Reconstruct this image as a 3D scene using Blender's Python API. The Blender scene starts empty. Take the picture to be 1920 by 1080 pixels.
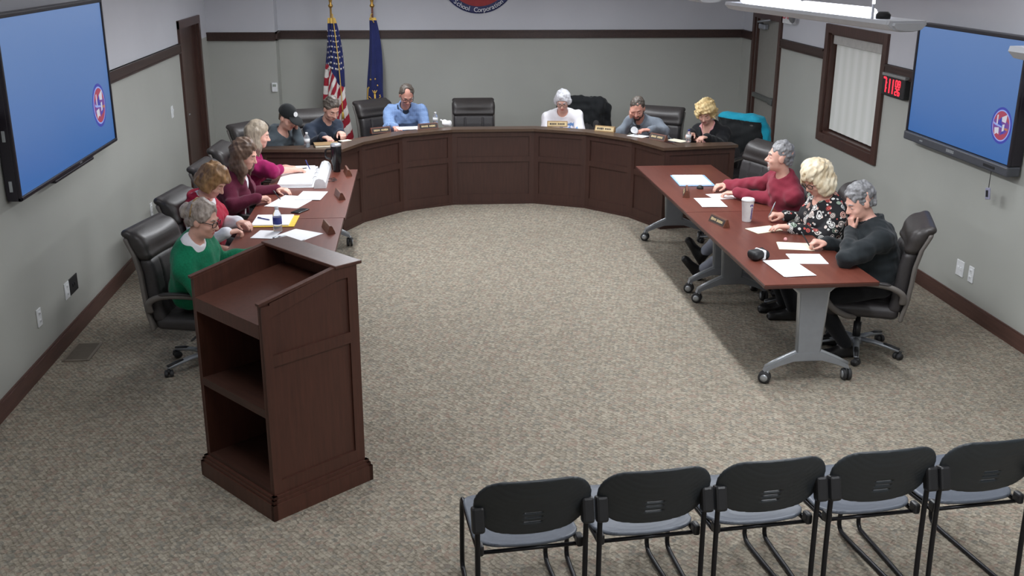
E_DOWN, E_UP = 46.0, 17.0
import bpy, bmesh, math, random
import numpy as np
from mathutils import Vector, Matrix, Quaternion
random.seed(7)
SC = bpy.context.scene
COL = SC.collection
PI = math.pi
# ------------------------------------------------------------------ view
SC.view_settings.view_transform = 'Standard'
SC.view_settings.look = 'None'
SC.view_settings.gamma = 1.0
SC.view_settings.use_curve_mapping = False
SC.view_settings.exposure = -0.05
SC.cycles.use_denoising = True
SC.cycles.max_bounces = 8
SC.cycles.diffuse_bounces = 5
SC.cycles.sample_clamp_indirect = 4.0

# ------------------------------------------------------------------ camera
CAM_H = 2.8
cam_d = bpy.data.cameras.new('camera')
cam_d.sensor_width = 36.0
cam_d.sensor_fit = 'HORIZONTAL'
cam_d.lens = 1933.02 / 1920 * 36
cam_d.clip_start = 0.05
cam = bpy.data.objects.new('camera', cam_d)
COL.objects.link(cam)
_pitch, _yaw, _roll = 0.3158, 0.0915, 0.0044
_fw = Vector((math.sin(_yaw) * math.cos(_pitch), math.cos(_yaw) * math.cos(_pitch), -math.sin(_pitch)))
_rt = Vector((math.cos(_yaw), -math.sin(_yaw), 0))
_up = _rt.cross(_fw)
_c, _s = math.cos(_roll), math.sin(_roll)
_rt2 = _rt * _c - _up * _s
_up2 = _rt * _s + _up * _c
# image x = c*X + s*Y, image y = -s*X + c*Y
_rx = _rt * _c + _up * _s
_ux = -_rt * _s + _up * _c
M = Matrix((_rx, _ux, -_fw)).transposed().to_4x4()
M.translation = Vector((0, 0, CAM_H))
cam.matrix_world = M
SC.camera = cam

# ------------------------------------------------------------------ materials
def lin(c):
    return tuple(((x / 255) / 12.92 if x / 255 <= 0.04045 else ((x / 255 + 0.055) / 1.055) ** 2.4) for x in c) + (1.0,)

class NT:
    def __init__(s, name):
        s.m = bpy.data.materials.new(name)
        s.m.use_nodes = True
        s.t = s.m.node_tree
        s.t.nodes.clear()
        s.out = s.n('ShaderNodeOutputMaterial')
        s.b = s.n('ShaderNodeBsdfPrincipled')
        s.t.links.new(s.b.outputs[0], s.out.inputs[0])
    def n(s, typ, **kw):
        nd = s.t.nodes.new(typ)
        for k, v in kw.items():
            setattr(nd, k, v)
        return nd
    def l(s, a, b):
        s.t.links.new(a, b)
    def coord(s, scale=(1, 1, 1), rot=(0, 0, 0), kind='Object'):
        tc = s.n('ShaderNodeTexCoord')
        mp = s.n('ShaderNodeMapping')
        mp.inputs['Scale'].default_value = scale
        mp.inputs['Rotation'].default_value = rot
        s.l(tc.outputs[kind], mp.inputs[0])
        return mp.outputs[0]
    def noise(s, vec, scale, detail=3, rough=0.5):
        nd = s.n('ShaderNodeTexNoise')
        nd.inputs['Scale'].default_value = scale
        nd.inputs['Detail'].default_value = detail
        nd.inputs['Roughness'].default_value = rough
        s.l(vec, nd.inputs['Vector'])
        return nd.outputs[0]
    def ramp(s, fac, stops, interp='LINEAR'):
        r = s.n('ShaderNodeValToRGB')
        r.color_ramp.interpolation = interp
        e = r.color_ramp.elements
        e[0].position, e[0].color = stops[0]
        e[1].position, e[1].color = stops[-1]
        for p, c in stops[1:-1]:
            x = e.new(p)
            x.color = c
        s.l(fac, r.inputs[0])
        return r.outputs[0]
    def mix(s, fac, a, b, mode='MIX'):
        m = s.n('ShaderNodeMix', data_type='RGBA', blend_type=mode)
        for v, i in ((fac, 0), (a, 6), (b, 7)):
            if isinstance(v, (int, float, tuple)):
                m.inputs[i].default_value = v
            else:
                s.l(v, m.inputs[i])
        return m.outputs[2]
    def math(s, op, a, b=0.0, c=0.0):
        m = s.n('ShaderNodeMath', operation=op)
        for i, v in enumerate((a, b, c)):
            if isinstance(v, (int, float)):
                m.inputs[i].default_value = v
            else:
                s.l(v, m.inputs[i])
        return m.outputs[0]
    def bump(s, h, strength=0.3, dist=0.01):
        b = s.n('ShaderNodeBump')
        b.inputs['Strength'].default_value = strength
        b.inputs['Distance'].default_value = dist
        s.l(h, b.inputs['Height'])
        s.l(b.outputs[0], s.b.inputs['Normal'])
    def set(s, **kw):
        for k, v in kw.items():
            k = k.replace('_', ' ')
            if isinstance(v, (int, float, tuple)):
                s.b.inputs[k].default_value = v
            else:
                s.l(v, s.b.inputs[k])
        return s

def plain(name, c, rough=0.5, metal=0.0, var=0.08, scale=20.0, spec=0.5, bump=0.0):
    """a colour with a little procedural unevenness"""
    t = NT(name)
    v = t.noise(t.coord(), scale, 3)
    a = lin(c)
    lo = tuple(x * (1 - var) for x in a[:3]) + (1,)
    hi = tuple(min(1, x * (1 + var)) for x in a[:3]) + (1,)
    t.set(Base_Color=t.ramp(v, [(0.3, lo), (0.7, hi)]), Roughness=rough, Metallic=metal)
    t.b.inputs['Specular IOR Level'].default_value = spec
    if bump:
        t.bump(v, bump, 0.004)
    return t.m

def wood(name, dark, light, axis=2, rough=0.35, scale=6.0):
    t = NT(name)
    sc = [9.0, 9.0, 9.0]
    sc[axis] = 0.7
    v = t.coord(tuple(sc))
    n1 = t.noise(v, scale, 5, 0.6)
    n2 = t.noise(t.coord((1, 1, 1)), 2.0, 2)
    f = t.math('ADD', t.math('MULTIPLY', n1, 0.75), t.math('MULTIPLY', n2, 0.25))
    t.set(Base_Color=t.ramp(f, [(0.32, lin(dark)), (0.66, lin(light))]), Roughness=rough)
    t.bump(n1, 0.05, 0.002)
    return t.m

def emit(name, c, strength):
    t = NT(name)
    t.set(Base_Color=(0.02, 0.02, 0.02, 1), Roughness=0.3)
    t.b.inputs['Emission Color'].default_value = lin(c)
    t.b.inputs['Emission Strength'].default_value = strength
    return t.m

def fabric(name, c, rough=0.9, weave=160.0, var=0.15, bump=0.25):
    t = NT(name)
    v = t.coord()
    a = t.noise(v, weave, 2)
    b = t.noise(v, 9.0, 3)
    f = t.math('ADD', t.math('MULTIPLY', a, 0.5), t.math('MULTIPLY', b, 0.5))
    col = lin(c)
    lo = tuple(x * (1 - var) for x in col[:3]) + (1,)
    hi = tuple(min(1, x * (1 + var)) for x in col[:3]) + (1,)
    t.set(Base_Color=t.ramp(f, [(0.35, lo), (0.65, hi)]), Roughness=rough)
    t.b.inputs['Specular IOR Level'].default_value = 0.2
    t.b.inputs['Sheen Weight'].default_value = 0.1
    t.bump(a, bump, 0.003)
    return t.m

MAT = {}

# carpet: loop pile with diagonal basket rhythm and flecks of grey, tan and rose
t = NT('carpet_loop')
v = t.coord((1, 1, 1), (0, 0, 0.6))
vor = t.n('ShaderNodeTexVoronoi')
vor.inputs['Scale'].default_value = 44.0
t.l(t.coord((1.0, 1.0, 1), (0, 0, 0.75)), vor.inputs['Vector'])
fleck = t.noise(v, 70.0, 3, 0.7)
big = t.noise(v, 2.2, 3)
chk = t.n('ShaderNodeTexBrick')
chk.offset = 0.5
for k_, v_ in (('Scale', 1.0), ('Brick Width', 0.044), ('Row Height', 0.026), ('Mortar Size', 0.006), ('Mortar Smooth', 0.8)):
    chk.inputs[k_].default_value = v_
wv = t.n('ShaderNodeVectorMath', operation='ADD')
nz_ = t.n('ShaderNodeTexNoise')
nz_.inputs['Scale'].default_value = 16.0
t.l(v, nz_.inputs['Vector'])
nsc = t.n('ShaderNodeVectorMath', operation='SCALE')
nsc.inputs['Scale'].default_value = 0.03
t.l(nz_.outputs['Color'], nsc.inputs[0])
t.l(t.coord((1, 1, 1), (0, 0, 0.95)), wv.inputs[0])
t.l(nsc.outputs[0], wv.inputs[1])
t.l(wv.outputs[0], chk.inputs['Vector'])
sep = t.n('ShaderNodeSeparateColor')
t.l(vor.outputs['Color'], sep.inputs[0])
mixv = t.math('ADD', t.math('MULTIPLY', sep.outputs[0], 0.34), t.math('ADD', t.math('MULTIPLY', fleck, 0.42), t.math('MULTIPLY', t.math('SUBTRACT', 1.0, chk.outputs['Fac']), 0.20)))
c1 = t.ramp(mixv, [(0.26, lin((116, 109, 98))), (0.46, lin((144, 136, 122))), (0.6, lin((159, 151, 136))), (0.8, lin((178, 170, 154)))])
c2 = t.mix(t.math('MULTIPLY', t.math('GREATER_THAN', sep.outputs[1], 0.82), 0.45), c1, lin((148, 124, 112)))
c3 = t.mix(t.math('MULTIPLY', t.math('LESS_THAN', sep.outputs[2], 0.18), 0.4), c2, lin((112, 116, 112)))
c4 = t.mix(t.math('MULTIPLY', big, 0.25), c3, lin((128, 118, 106)))
t.set(Base_Color=c4, Roughness=0.97)
t.b.inputs['Specular IOR Level'].default_value = 0.1
t.bump(t.math('ADD', vor.outputs['Distance'], fleck), 0.6, 0.01)
MAT['carpet'] = t.m

# wall paint: two colours that meet behind the chair rail
def wallpaint(name):
    t = NT(name)
    geo = t.n('ShaderNodeNewGeometry')
    sx = t.n('ShaderNodeSeparateXYZ')
    t.l(geo.outputs['Position'], sx.inputs[0])
    up = t.math('GREATER_THAN', sx.outputs[2], 1.755)
    n = t.noise(t.coord(), 1.2, 3)
    lo = t.ramp(n, [(0.3, lin((167, 168, 162))), (0.7, lin((172, 173, 167)))])
    hi = t.ramp(n, [(0.3, lin((196, 197, 203))), (0.7, lin((201, 202, 208)))])
    t.set(Base_Color=t.mix(up, lo, hi), Roughness=0.75)
    t.b.inputs['Specular IOR Level'].default_value = 0.25
    t.bump(t.noise(t.coord(), 180.0, 2), 0.05, 0.002)
    return t.m
MAT['wall'] = wallpaint('wall_paint')
MAT['ceiling'] = plain('ceiling_white', (215, 215, 214), 0.9)
MAT['trim'] = wood('dark_trim', (44, 30, 27), (66, 46, 40), 1, 0.4)
MAT['base'] = wood('baseboard_wood', (74, 50, 44), (98, 68, 60), 1, 0.4)
MAT['door_dark'] = wood('door_dark_wood', (58, 40, 35), (80, 58, 50), 2, 0.4)
MAT['casing'] = wood('casing_wood', (60, 40, 35), (84, 58, 50), 2, 0.4)
MAT['dais'] = wood('dais_wood', (57, 36, 30), (71, 45, 37), 2, 0.5)
MAT['dais_h'] = wood('dais_top_wood', (70, 54, 44), (92, 72, 58), 0, 0.32)
MAT['podium'] = wood('podium_wood', (68, 40, 31), (86, 51, 40), 2, 0.42)
MAT['podium_d'] = wood('podium_inside', (58, 36, 29), (76, 48, 38), 0, 0.45)
MAT['table'] = wood('table_laminate', (94, 48, 38), (110, 60, 48), 1, 0.34, 3.0)
MAT['tedge'] = plain('table_edge', (74, 46, 40), 0.4)
MAT['silver'] = plain('grey_metal', (150, 154, 160), 0.42, 0.3, 0.04)
MAT['silver_lt'] = plain('light_metal', (178, 182, 186), 0.35, 0.5, 0.04)
MAT['leather'] = plain('dark_leather', (54, 50, 49), 0.42, 0, 0.1, 60, 0.5, 0.12)
MAT['leather2'] = plain('dark_leather_seat', (52, 49, 50), 0.5, 0, 0.1, 60, 0.5, 0.12)
MAT['armplastic'] = plain('taupe_plastic', (104, 99, 95), 0.45, 0.0, 0.05)
MAT['armpad'] = plain('arm_pad', (56, 53, 53), 0.5)
MAT['blackplastic'] = plain('black_plastic', (36, 36, 38), 0.45, 0, 0.08)
MAT['rubber'] = plain('caster_rubber', (48, 48, 50), 0.6)
MAT['shell'] = plain('charcoal_shell', (44, 49, 53), 0.42, 0, 0.06, 30)
MAT['shell_lit'] = plain('lit_seat_shell', (92, 98, 108), 0.45, 0, 0.06, 30)  # same plastic as the back; light from above is put into its colour
MAT['tube'] = plain('black_tube', (34, 34, 38), 0.3, 0.4, 0.05)
MAT['white'] = plain('white_plastic', (226, 228, 230), 0.45)
MAT['paper'] = plain('white_paper', (244, 244, 246), 0.85, 0, 0.02)
MAT['paper_w'] = plain('cream_paper', (238, 228, 205), 0.85, 0, 0.03)
MAT['yellow'] = plain('yellow_card', (228, 190, 58), 0.7)
MAT['tan'] = plain('tan_cover', (150, 120, 78), 0.6)
MAT['brass'] = plain('brass', (190, 150, 80), 0.35, 0.8)
MAT['plate_dark'] = plain('nameplate_face', (46, 36, 32), 0.4)
MAT['plate_gold'] = plain('nameplate_gold', (200, 178, 136), 0.4, 0.3)
MAT['wood_lt'] = wood('nameplate_wood', (86, 50, 38), (120, 72, 54), 0, 0.4)
MAT['tvframe'] = plain('screen_frame', (34, 30, 38), 0.35, 0, 0.05)
MAT['tvgrey'] = plain('screen_lower_bar', (74, 76, 82), 0.4, 0, 0.05)
MAT['blueink'] = plain('blue_ink', (42, 52, 130), 0.5)
MAT['black'] = plain('black_matte', (24, 24, 26), 0.6)
MAT['blackgloss'] = plain('black_gloss', (22, 22, 24), 0.2)
MAT['blind'] = None
t = NT('vertical_blind_fabric')
w = t.n('ShaderNodeTexWave', wave_type='BANDS', bands_direction='Y')
w.inputs['Scale'].default_value = 1.6
w.inputs['Distortion'].default_value = 0.4
t.l(t.coord(), w.inputs['Vector'])
t.set(Base_Color=t.ramp(w.outputs['Color'], [(0.0, lin((218, 220, 214))), (1.0, lin((230, 231, 227)))]), Roughness=0.7)
MAT['blind'] = t.m
t = NT('clear_glass')
t.set(Base_Color=(1, 1, 1, 1), Roughness=0.02, Transmission_Weight=1.0, IOR=1.45)
MAT['glass'] = t.m
t = NT('bottle_plastic')
t.set(Base_Color=(0.93, 0.96, 1, 1), Roughness=0.06, Transmission_Weight=0.85, IOR=1.25)
MAT['bottle'] = t.m
t = NT('screen_wallpaper')
sxyz = t.n('ShaderNodeSeparateXYZ')
t.l(t.coord(), sxyz.inputs[0])
f = t.math('ADD', t.math('MULTIPLY', sxyz.outputs[2], 0.85), t.math('MULTIPLY', t.noise(t.coord(), 1.3, 2), 0.12))
bl = t.ramp(f, [(0.05, lin((56, 101, 163))), (0.95, lin((98, 127, 175)))])
t.set(Base_Color=(0.01, 0.012, 0.02, 1), Roughness=0.28)
t.l(bl, t.b.inputs['Emission Color'])
t.b.inputs['Emission Strength'].default_value = 1.0
MAT['screen'] = t.m
MAT['em_blue'] = emit('emblem_blue_light', (52, 60, 158), 1.0)
MAT['em_sky'] = emit('emblem_pale_light', (140, 158, 220), 1.0)
MAT['em_red'] = emit('emblem_red_light', (158, 60, 84), 1.0)
MAT['em_purple'] = emit('emblem_purple_light', (108, 62, 140), 1.0)
MAT['em_white'] = emit('emblem_white_light', (196, 196, 208), 1.0)
MAT['em_gold'] = emit('emblem_gold_light', (170, 110, 80), 1.0)
MAT['led'] = emit('red_led', (255, 40, 60), 2.2)
MAT['tubelight'] = emit('lit_tube', (238, 240, 255), 5.0)
MAT['navy'] = plain('seal_navy', (40, 46, 92), 0.5)
MAT['sealred'] = plain('seal_red', (150, 40, 44), 0.5)
MAT['sealgold'] = plain('seal_gold', (214, 170, 80), 0.5)
MAT['fixture'] = plain('fixture_white', (204, 206, 212), 0.5, 0, 0.03)

# ------------------------------------------------------------------ mesh helpers
def tag(o, label=None, cat=None, group=None, kind=None):
    if label: o['label'] = label
    if cat: o['category'] = cat
    if group: o['group'] = group
    if kind: o['kind'] = kind
    return o

def empty(name, loc=(0, 0, 0), rz=0.0):
    o = bpy.data.objects.new(name, None)
    o.empty_display_size = 0.1
    COL.objects.link(o)
    o.location = loc
    o.rotation_euler = (0, 0, rz)
    return o

def thing(name, label, cat, loc=(0, 0, 0), rz=0.0, group=None):
    return tag(empty(name, loc, rz), label, cat, group)

def kids(o):
    return [c for c in bpy.data.objects if c.parent == o]

CH = {}
def link(name, me, mats, parent=None, smooth=False):
    o = bpy.data.objects.new(name, me)
    COL.objects.link(o)
    if not isinstance(mats, (list, tuple)):
        mats = [mats]
    for m in mats:
        me.materials.append(m)
    if parent is not None:
        o.parent = parent
        CH.setdefault(parent.name, []).append(o)
    return o

def copy_tree(o, parent=None):
    c = o.copy()
    COL.objects.link(c)
    if parent is not None:
        c.parent = parent
        CH.setdefault(parent.name, []).append(c)
    for k in list(CH.get(o.name, [])):
        copy_tree(k, c)
    return c

class MB:
    """collects shapes in one bmesh"""
    def __init__(s):
        s.bm = bmesh.new()
    def _new(s, geom_verts, mi):
        for f in {f for v in geom_verts for f in v.link_faces}:
            f.material_index = mi
    def box(s, c, size, rot=None, mi=0, bev=0.0):
        r = bmesh.ops.create_cube(s.bm, size=1.0)
        vs = r['verts']
        for v in vs:
            v.co = Vector((v.co.x * size[0], v.co.y * size[1], v.co.z * size[2]))
        if bev > 0:
            es = list({e for v in vs for e in v.link_edges})
            rr = bmesh.ops.bevel(s.bm, geom=es, offset=min(bev, min(size) * 0.45), segments=2, affect='EDGES', profile=0.5)
            vs = list({v for f in rr['faces'] for v in f.verts} | {v for v in vs if v.is_valid})
            seen = set(vs)
            stack = list(vs)
            while stack:
                v = stack.pop()
                for e in v.link_edges:
                    w = e.other_vert(v)
                    if w not in seen:
                        seen.add(w); stack.append(w)
            vs = list(seen)
        R = rot if rot is not None else Matrix.Identity(3)
        for v in vs:
            v.co = R @ v.co + Vector(c)
        s._new(vs, mi)
        return s
    def poly(s, pts, mi=0):
        f = s.bm.faces.new([s.bm.verts.new(p) for p in pts])
        f.material_index = mi
        return s
    def prism(s, pts, vec, mi=0):
        """closed solid: polygon pts swept along vec"""
        vec = Vector(vec)
        a = [s.bm.verts.new(p) for p in pts]
        b = [s.bm.verts.new(Vector(p) + vec) for p in pts]
        n = len(pts)
        fs = [s.bm.faces.new(a[::-1]), s.bm.faces.new(b)]
        for i in range(n):
            fs.append(s.bm.faces.new((a[i], a[(i + 1) % n], b[(i + 1) % n], b[i])))
        for f in fs:
            f.material_index = mi
        return s
    def tube(s, pts, r, seg=8, mi=0, closed=False, flat=None, cap=True):
        """swept tube; r number or list; flat=(a,b) scales the section"""
        P = [Vector(p) for p in pts]
        n = len(P)
        R = r if isinstance(r, (list, tuple)) else [r] * n
        rings = []
        prev = None
        for i in range(n):
            if closed:
                tg = (P[(i + 1) % n] - P[i - 1]).normalized()
            else:
                tg = (P[min(i + 1, n - 1)] - P[max(i - 1, 0)]).normalized()
            if prev is None:
                ref = Vector((0, 0, 1)) if abs(tg.z) < 0.9 else Vector((0, 1, 0))
                if flat is not None and len(flat) == 3:
                    ref = Vector(flat[2])
                side = tg.cross(ref).normalized()
            else:
                side = (prev - tg * prev.dot(tg)).normalized()
            prev = side
            up = side.cross(tg).normalized()
            fa, fb = (flat[0], flat[1]) if flat is not None else (1, 1)
            rings.append([s.bm.verts.new(P[i] + side * math.cos(2 * PI * k / seg) * R[i] * fa + up * math.sin(2 * PI * k / seg) * R[i] * fb) for k in range(seg)])
        fs = []
        for i in range(n if closed else n - 1):
            a, b = rings[i], rings[(i + 1) % n]
            for k in range(seg):
                fs.append(s.bm.faces.new((a[k], a[(k + 1) % seg], b[(k + 1) % seg], b[k])))
        if not closed and cap:
            fs.append(s.bm.faces.new(rings[0][::-1]))
            fs.append(s.bm.faces.new(rings[-1]))
        for f in fs:
            f.material_index = mi
            f.smooth = True
        return s
    def lathe(s, prof, c=(0, 0, 0), seg=20, mi=0, axis=None):
        """profile [(r,z)...] turned about z through c"""
        R = Matrix.Identity(3)
        if axis is not None:
            R = Vector((0, 0, 1)).rotation_difference(Vector(axis).normalized()).to_matrix()
        rings = []
        for r, z in prof:
            r = max(r, 1e-4)
            rings.append([s.bm.verts.new(R @ Vector((r * math.cos(2 * PI * k / seg), r * math.sin(2 * PI * k / seg), z)) + Vector(c)) for k in range(seg)])
        fs = []
        for a, b in zip(rings[:-1], rings[1:]):
            for k in range(seg):
                fs.append(s.bm.faces.new((a[k], a[(k + 1) % seg], b[(k + 1) % seg], b[k])))
        fs.append(s.bm.faces.new(rings[0][::-1]))
        fs.append(s.bm.faces.new(rings[-1]))
        for f in fs:
            f.material_index = mi
            f.smooth = True
        fs[-1].smooth = fs[-2].smooth = False
        return s
    def build(s, name, mats, parent=None, smooth=None, xf=None):
        if xf is not None:
            bmesh.ops.transform(s.bm, matrix=xf, verts=s.bm.verts)
        bmesh.ops.recalc_face_normals(s.bm, faces=s.bm.faces)
        if smooth is not None:
            for f in s.bm.faces:
                f.smooth = smooth
        me = bpy.data.meshes.new(name)
        s.bm.to_mesh(me)
        s.bm.free()
        return link(name, me, mats, parent)

def rotz(a):
    return Matrix.Rotation(a, 3, 'Z')

def smooth_path(pts, n=8):
    """Catmull-Rom through pts"""
    P = [Vector(p) for p in pts]
    out = []
    for i in range(len(P) - 1):
        p0 = P[max(i - 1, 0)]; p1 = P[i]; p2 = P[i + 1]; p3 = P[min(i + 2, len(P) - 1)]
        for k in range(n):
            u = k / n
            out.append(0.5 * ((2 * p1) + (p2 - p0) * u + (2 * p0 - 5 * p1 + 4 * p2 - p3) * u * u + (3 * p1 - p0 - 3 * p2 + p3) * u ** 3))
    out.append(P[-1])
    return out

_txt_cache = {}
def text_geo(body, size=1.0, extrude=0.0, bold=0.0, align='CENTER'):
    """(verts, faces) of lettering in the xy plane"""
    key = (body, size, extrude, bold, align)
    if key in _txt_cache:
        return _txt_cache[key]
    cu = bpy.data.curves.new('lettering', 'FONT')
    cu.body = body
    cu.size = size
    cu.extrude = extrude
    cu.offset = bold
    cu.align_x = align
    cu.align_y = 'CENTER'
    cu.resolution_u = 3
    ob = bpy.data.objects.new('lettering', cu)
    COL.objects.link(ob)
    dg = bpy.context.evaluated_depsgraph_get()
    me = ob.evaluated_get(dg).to_mesh()
    vs = [v.co.copy() for v in me.vertices]
    fs = [tuple(p.vertices) for p in me.polygons]
    ob.evaluated_get(dg).to_mesh_clear()
    bpy.data.objects.remove(ob)
    bpy.data.curves.remove(cu)
    _txt_cache[key] = (vs, fs)
    return vs, fs

def add_text(mb, body, size, origin, xdir, ydir, extrude=0.001, mi=0, bold=0.0, align='CENTER'):
    vs, fs = text_geo(body, size, extrude, bold, align)
    x = Vector(xdir).normalized(); y = Vector(ydir).normalized(); z = x.cross(y)
    o = Vector(origin)
    nv = [mb.bm.verts.new(o + x * v.x + y * v.y + z * v.z) for v in vs]
    for f in fs:
        try:
            mb.bm.faces.new([nv[i] for i in f]).material_index = mi
        except ValueError:
            pass
# ------------------------------------------------------------------ implicit solids -> smooth meshes
class SDF:
    def __init__(s, lo, hi, h):
        s.h = h
        s.lo = np.array(lo, float) - 2.5 * h
        n = np.ceil((np.array(hi, float) + 2.5 * h - s.lo) / h).astype(int) + 1
        s.n = n
        s.D = np.full(tuple(n), 0.15, np.float32)
        s.ax = [s.lo[i] + h * np.arange(n[i]) for i in range(3)]
    def _win(s, lo, hi):
        a = np.floor((np.asarray(lo) - s.lo) / s.h).astype(int)
        b = np.ceil((np.asarray(hi) - s.lo) / s.h).astype(int) + 1
        a = np.clip(a, 0, s.n); b = np.clip(b, 0, s.n)
        sl = tuple(slice(a[i], b[i]) for i in range(3))
        X = s.ax[0][sl[0]][:, None, None]; Y = s.ax[1][sl[1]][None, :, None]; Z = s.ax[2][sl[2]][None, None, :]
        return sl, X, Y, Z
    def _mix(s, sl, d, k, op):
        D = s.D[sl]
        if D.size == 0:
            return
        d = d.astype(np.float32)
        if op == 'add':
            if k > 0:
                t = np.clip(0.5 + 0.5 * (D - d) / k, 0, 1)
                s.D[sl] = D + (d - D) * t - k * t * (1 - t)
            else:
                s.D[sl] = np.minimum(D, d)
        elif op == 'sub':
            d = -d
            if k > 0:
                t = np.clip(0.5 - 0.5 * (D - d) / k, 0, 1)
                s.D[sl] = D + (d - D) * t + k * t * (1 - t)
            else:
                s.D[sl] = np.maximum(D, d)
    def cone(s, a, b, ra, rb=None, k=0.02, op='add', flat=None):
        """tapered capsule; flat=(axis vector, factor) squashes the section"""
        a = np.array(a, float); b = np.array(b, float)
        rb = ra if rb is None else rb
        m = max(ra, rb) + k + 2 * s.h + 0.01
        sl, X, Y, Z = s._win(np.minimum(a, b) - m, np.maximum(a, b) + m)
        ba = b - a
        L2 = max(float(ba @ ba), 1e-10)
        px, py, pz = X - a[0], Y - a[1], Z - a[2]
        t = np.clip((px * ba[0] + py * ba[1] + pz * ba[2]) / L2, 0, 1)
        qx, qy, qz = px - ba[0] * t, py - ba[1] * t, pz - ba[2] * t
        if flat is not None:
            ax, f = np.array(flat[0], float), flat[1]
            ax = ax / np.linalg.norm(ax)
            q = qx * ax[0] + qy * ax[1] + qz * ax[2]
            g = 1.0 / f - 1
            qx, qy, qz = qx + ax[0] * q * g, qy + ax[1] * q * g, qz + ax[2] * q * g
        d = np.sqrt(qx * qx + qy * qy + qz * qz) - (ra + (rb - ra) * t)
        if flat is not None:
            d = d * min(1.0, flat[1] * 1.4)
        s._mix(sl, d, k, op)
        return s
    def ell(s, c, r, R=None, k=0.02, op='add'):
        c = np.array(c, float); r = np.array(r, float)
        R = np.eye(3) if R is None else np.array(R, float)      # rows = axes
        ext = np.sqrt(((R * r[:, None]) ** 2).sum(0)) + k + 2 * s.h + 0.01
        sl, X, Y, Z = s._win(c - ext, c + ext)
        px, py, pz = X - c[0], Y - c[1], Z - c[2]
        q = [(px * R[i, 0] + py * R[i, 1] + pz * R[i, 2]) for i in range(3)]
        k0 = np.sqrt(sum((q[i] / r[i]) ** 2 for i in range(3)))
        k1 = np.sqrt(sum((q[i] / r[i] ** 2) ** 2 for i in range(3))) + 1e-6
        s._mix(sl, k0 * (k0 - 1.0) / k1, k, op)
        return s
    def box(s, c, half, R=None, rad=0.02, k=0.0, op='add'):
        c = np.array(c, float); hf = np.array(half, float)
        R = np.eye(3) if R is None else np.array(R, float)
        ext = (np.abs(R) * hf[:, None]).sum(0) + k + 2 * s.h + 0.01
        sl, X, Y, Z = s._win(c - ext, c + ext)
        px, py, pz = X - c[0], Y - c[1], Z - c[2]
        q = [np.abs(px * R[i, 0] + py * R[i, 1] + pz * R[i, 2]) - (hf[i] - rad) for i in range(3)]
        d = np.sqrt(sum(np.maximum(a, 0) ** 2 for a in q)) + np.minimum(np.maximum(np.maximum(q[0], q[1]), q[2]), 0) - rad
        s._mix(sl, d, k, op)
        return s
    def clip(s, p, n, k=0.0):
        """keep the side of the plane that n points away from"""
        n = np.array(n, float); n = n / np.linalg.norm(n)
        sl, X, Y, Z = s._win(s.lo - 1, s.lo + s.n * s.h + 1)
        d = (X - p[0]) * n[0] + (Y - p[1]) * n[1] + (Z - p[2]) * n[2]
        s._mix(sl, -d, k, 'sub')
        return s
    def rough(s, amp, fn):
        m = np.nonzero(np.abs(s.D) < max(4 * s.h, 3 * amp))
        if len(m[0]):
            s.D[m] += (amp * fn(s.ax[0][m[0]], s.ax[1][m[1]], s.ax[2][m[2]])).astype(np.float32)
        return s
    def mesh(s, name):
        D = s.D
        S = D < 0
        nx, ny, nz = S.shape
        cnt = np.zeros((nx - 1, ny - 1, nz - 1), np.int8)
        for i in (0, 1):
            for j in (0, 1):
                for k in (0, 1):
                    cnt += S[i:nx - 1 + i, j:ny - 1 + j, k:nz - 1 + k]
        act = (cnt > 0) & (cnt < 8)
        I, J, K = np.nonzero(act)
        idx = np.full(act.shape, -1, np.int32)
        idx[I, J, K] = np.arange(len(I))
        pos = np.zeros((len(I), 3)); num = np.zeros(len(I))
        cor = [(a, b, c) for a in (0, 1) for b in (0, 1) for c in (0, 1)]
        val = {c: D[I + c[0], J + c[1], K + c[2]] for c in cor}
        for a in cor:
            for ax in range(3):
                if a[ax] == 0:
                    b = list(a); b[ax] = 1; b = tuple(b)
                    va, vb = val[a], val[b]
                    m = (va < 0) != (vb < 0)
                    t = va[m] / (va[m] - vb[m])
                    p = np.tile(np.array(a, float), (int(m.sum()), 1))
                    p[:, ax] += t
                    pos[m] += p; num[m] += 1
        V = s.lo + s.h * (np.stack([I, J, K], 1) + pos / np.maximum(num, 1)[:, None])
        quads = []
        for ax in range(3):
            o = [(1, 2), (2, 0), (0, 1)][ax]
            A = [slice(None)] * 3; B = [slice(None)] * 3
            A[ax] = slice(0, -1); B[ax] = slice(1, None)
            sa, sb = S[tuple(A)], S[tuple(B)]
            e = np.nonzero(sa != sb)
            e = np.stack(e, 1)
            ok = (e[:, o[0]] > 0) & (e[:, o[1]] > 0) & (e[:, o[0]] < S.shape[o[0]] - 1) & (e[:, o[1]] < S.shape[o[1]] - 1)
            e = e[ok]
            flip = ~sa[tuple(e.T)]
            q = []
            for da, db in ((1, 1), (0, 1), (0, 0), (1, 0)):
                c = e.copy(); c[:, o[0]] -= da; c[:, o[1]] -= db
                q.append(idx[tuple(c.T)])
            q = np.stack(q, 1)
            q[flip] = q[flip][:, ::-1]
            quads.append(q)
        Q = np.concatenate(quads) if quads else np.zeros((0, 4), int)
        Q = Q[(Q >= 0).all(1)]
        return V, Q

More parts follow.
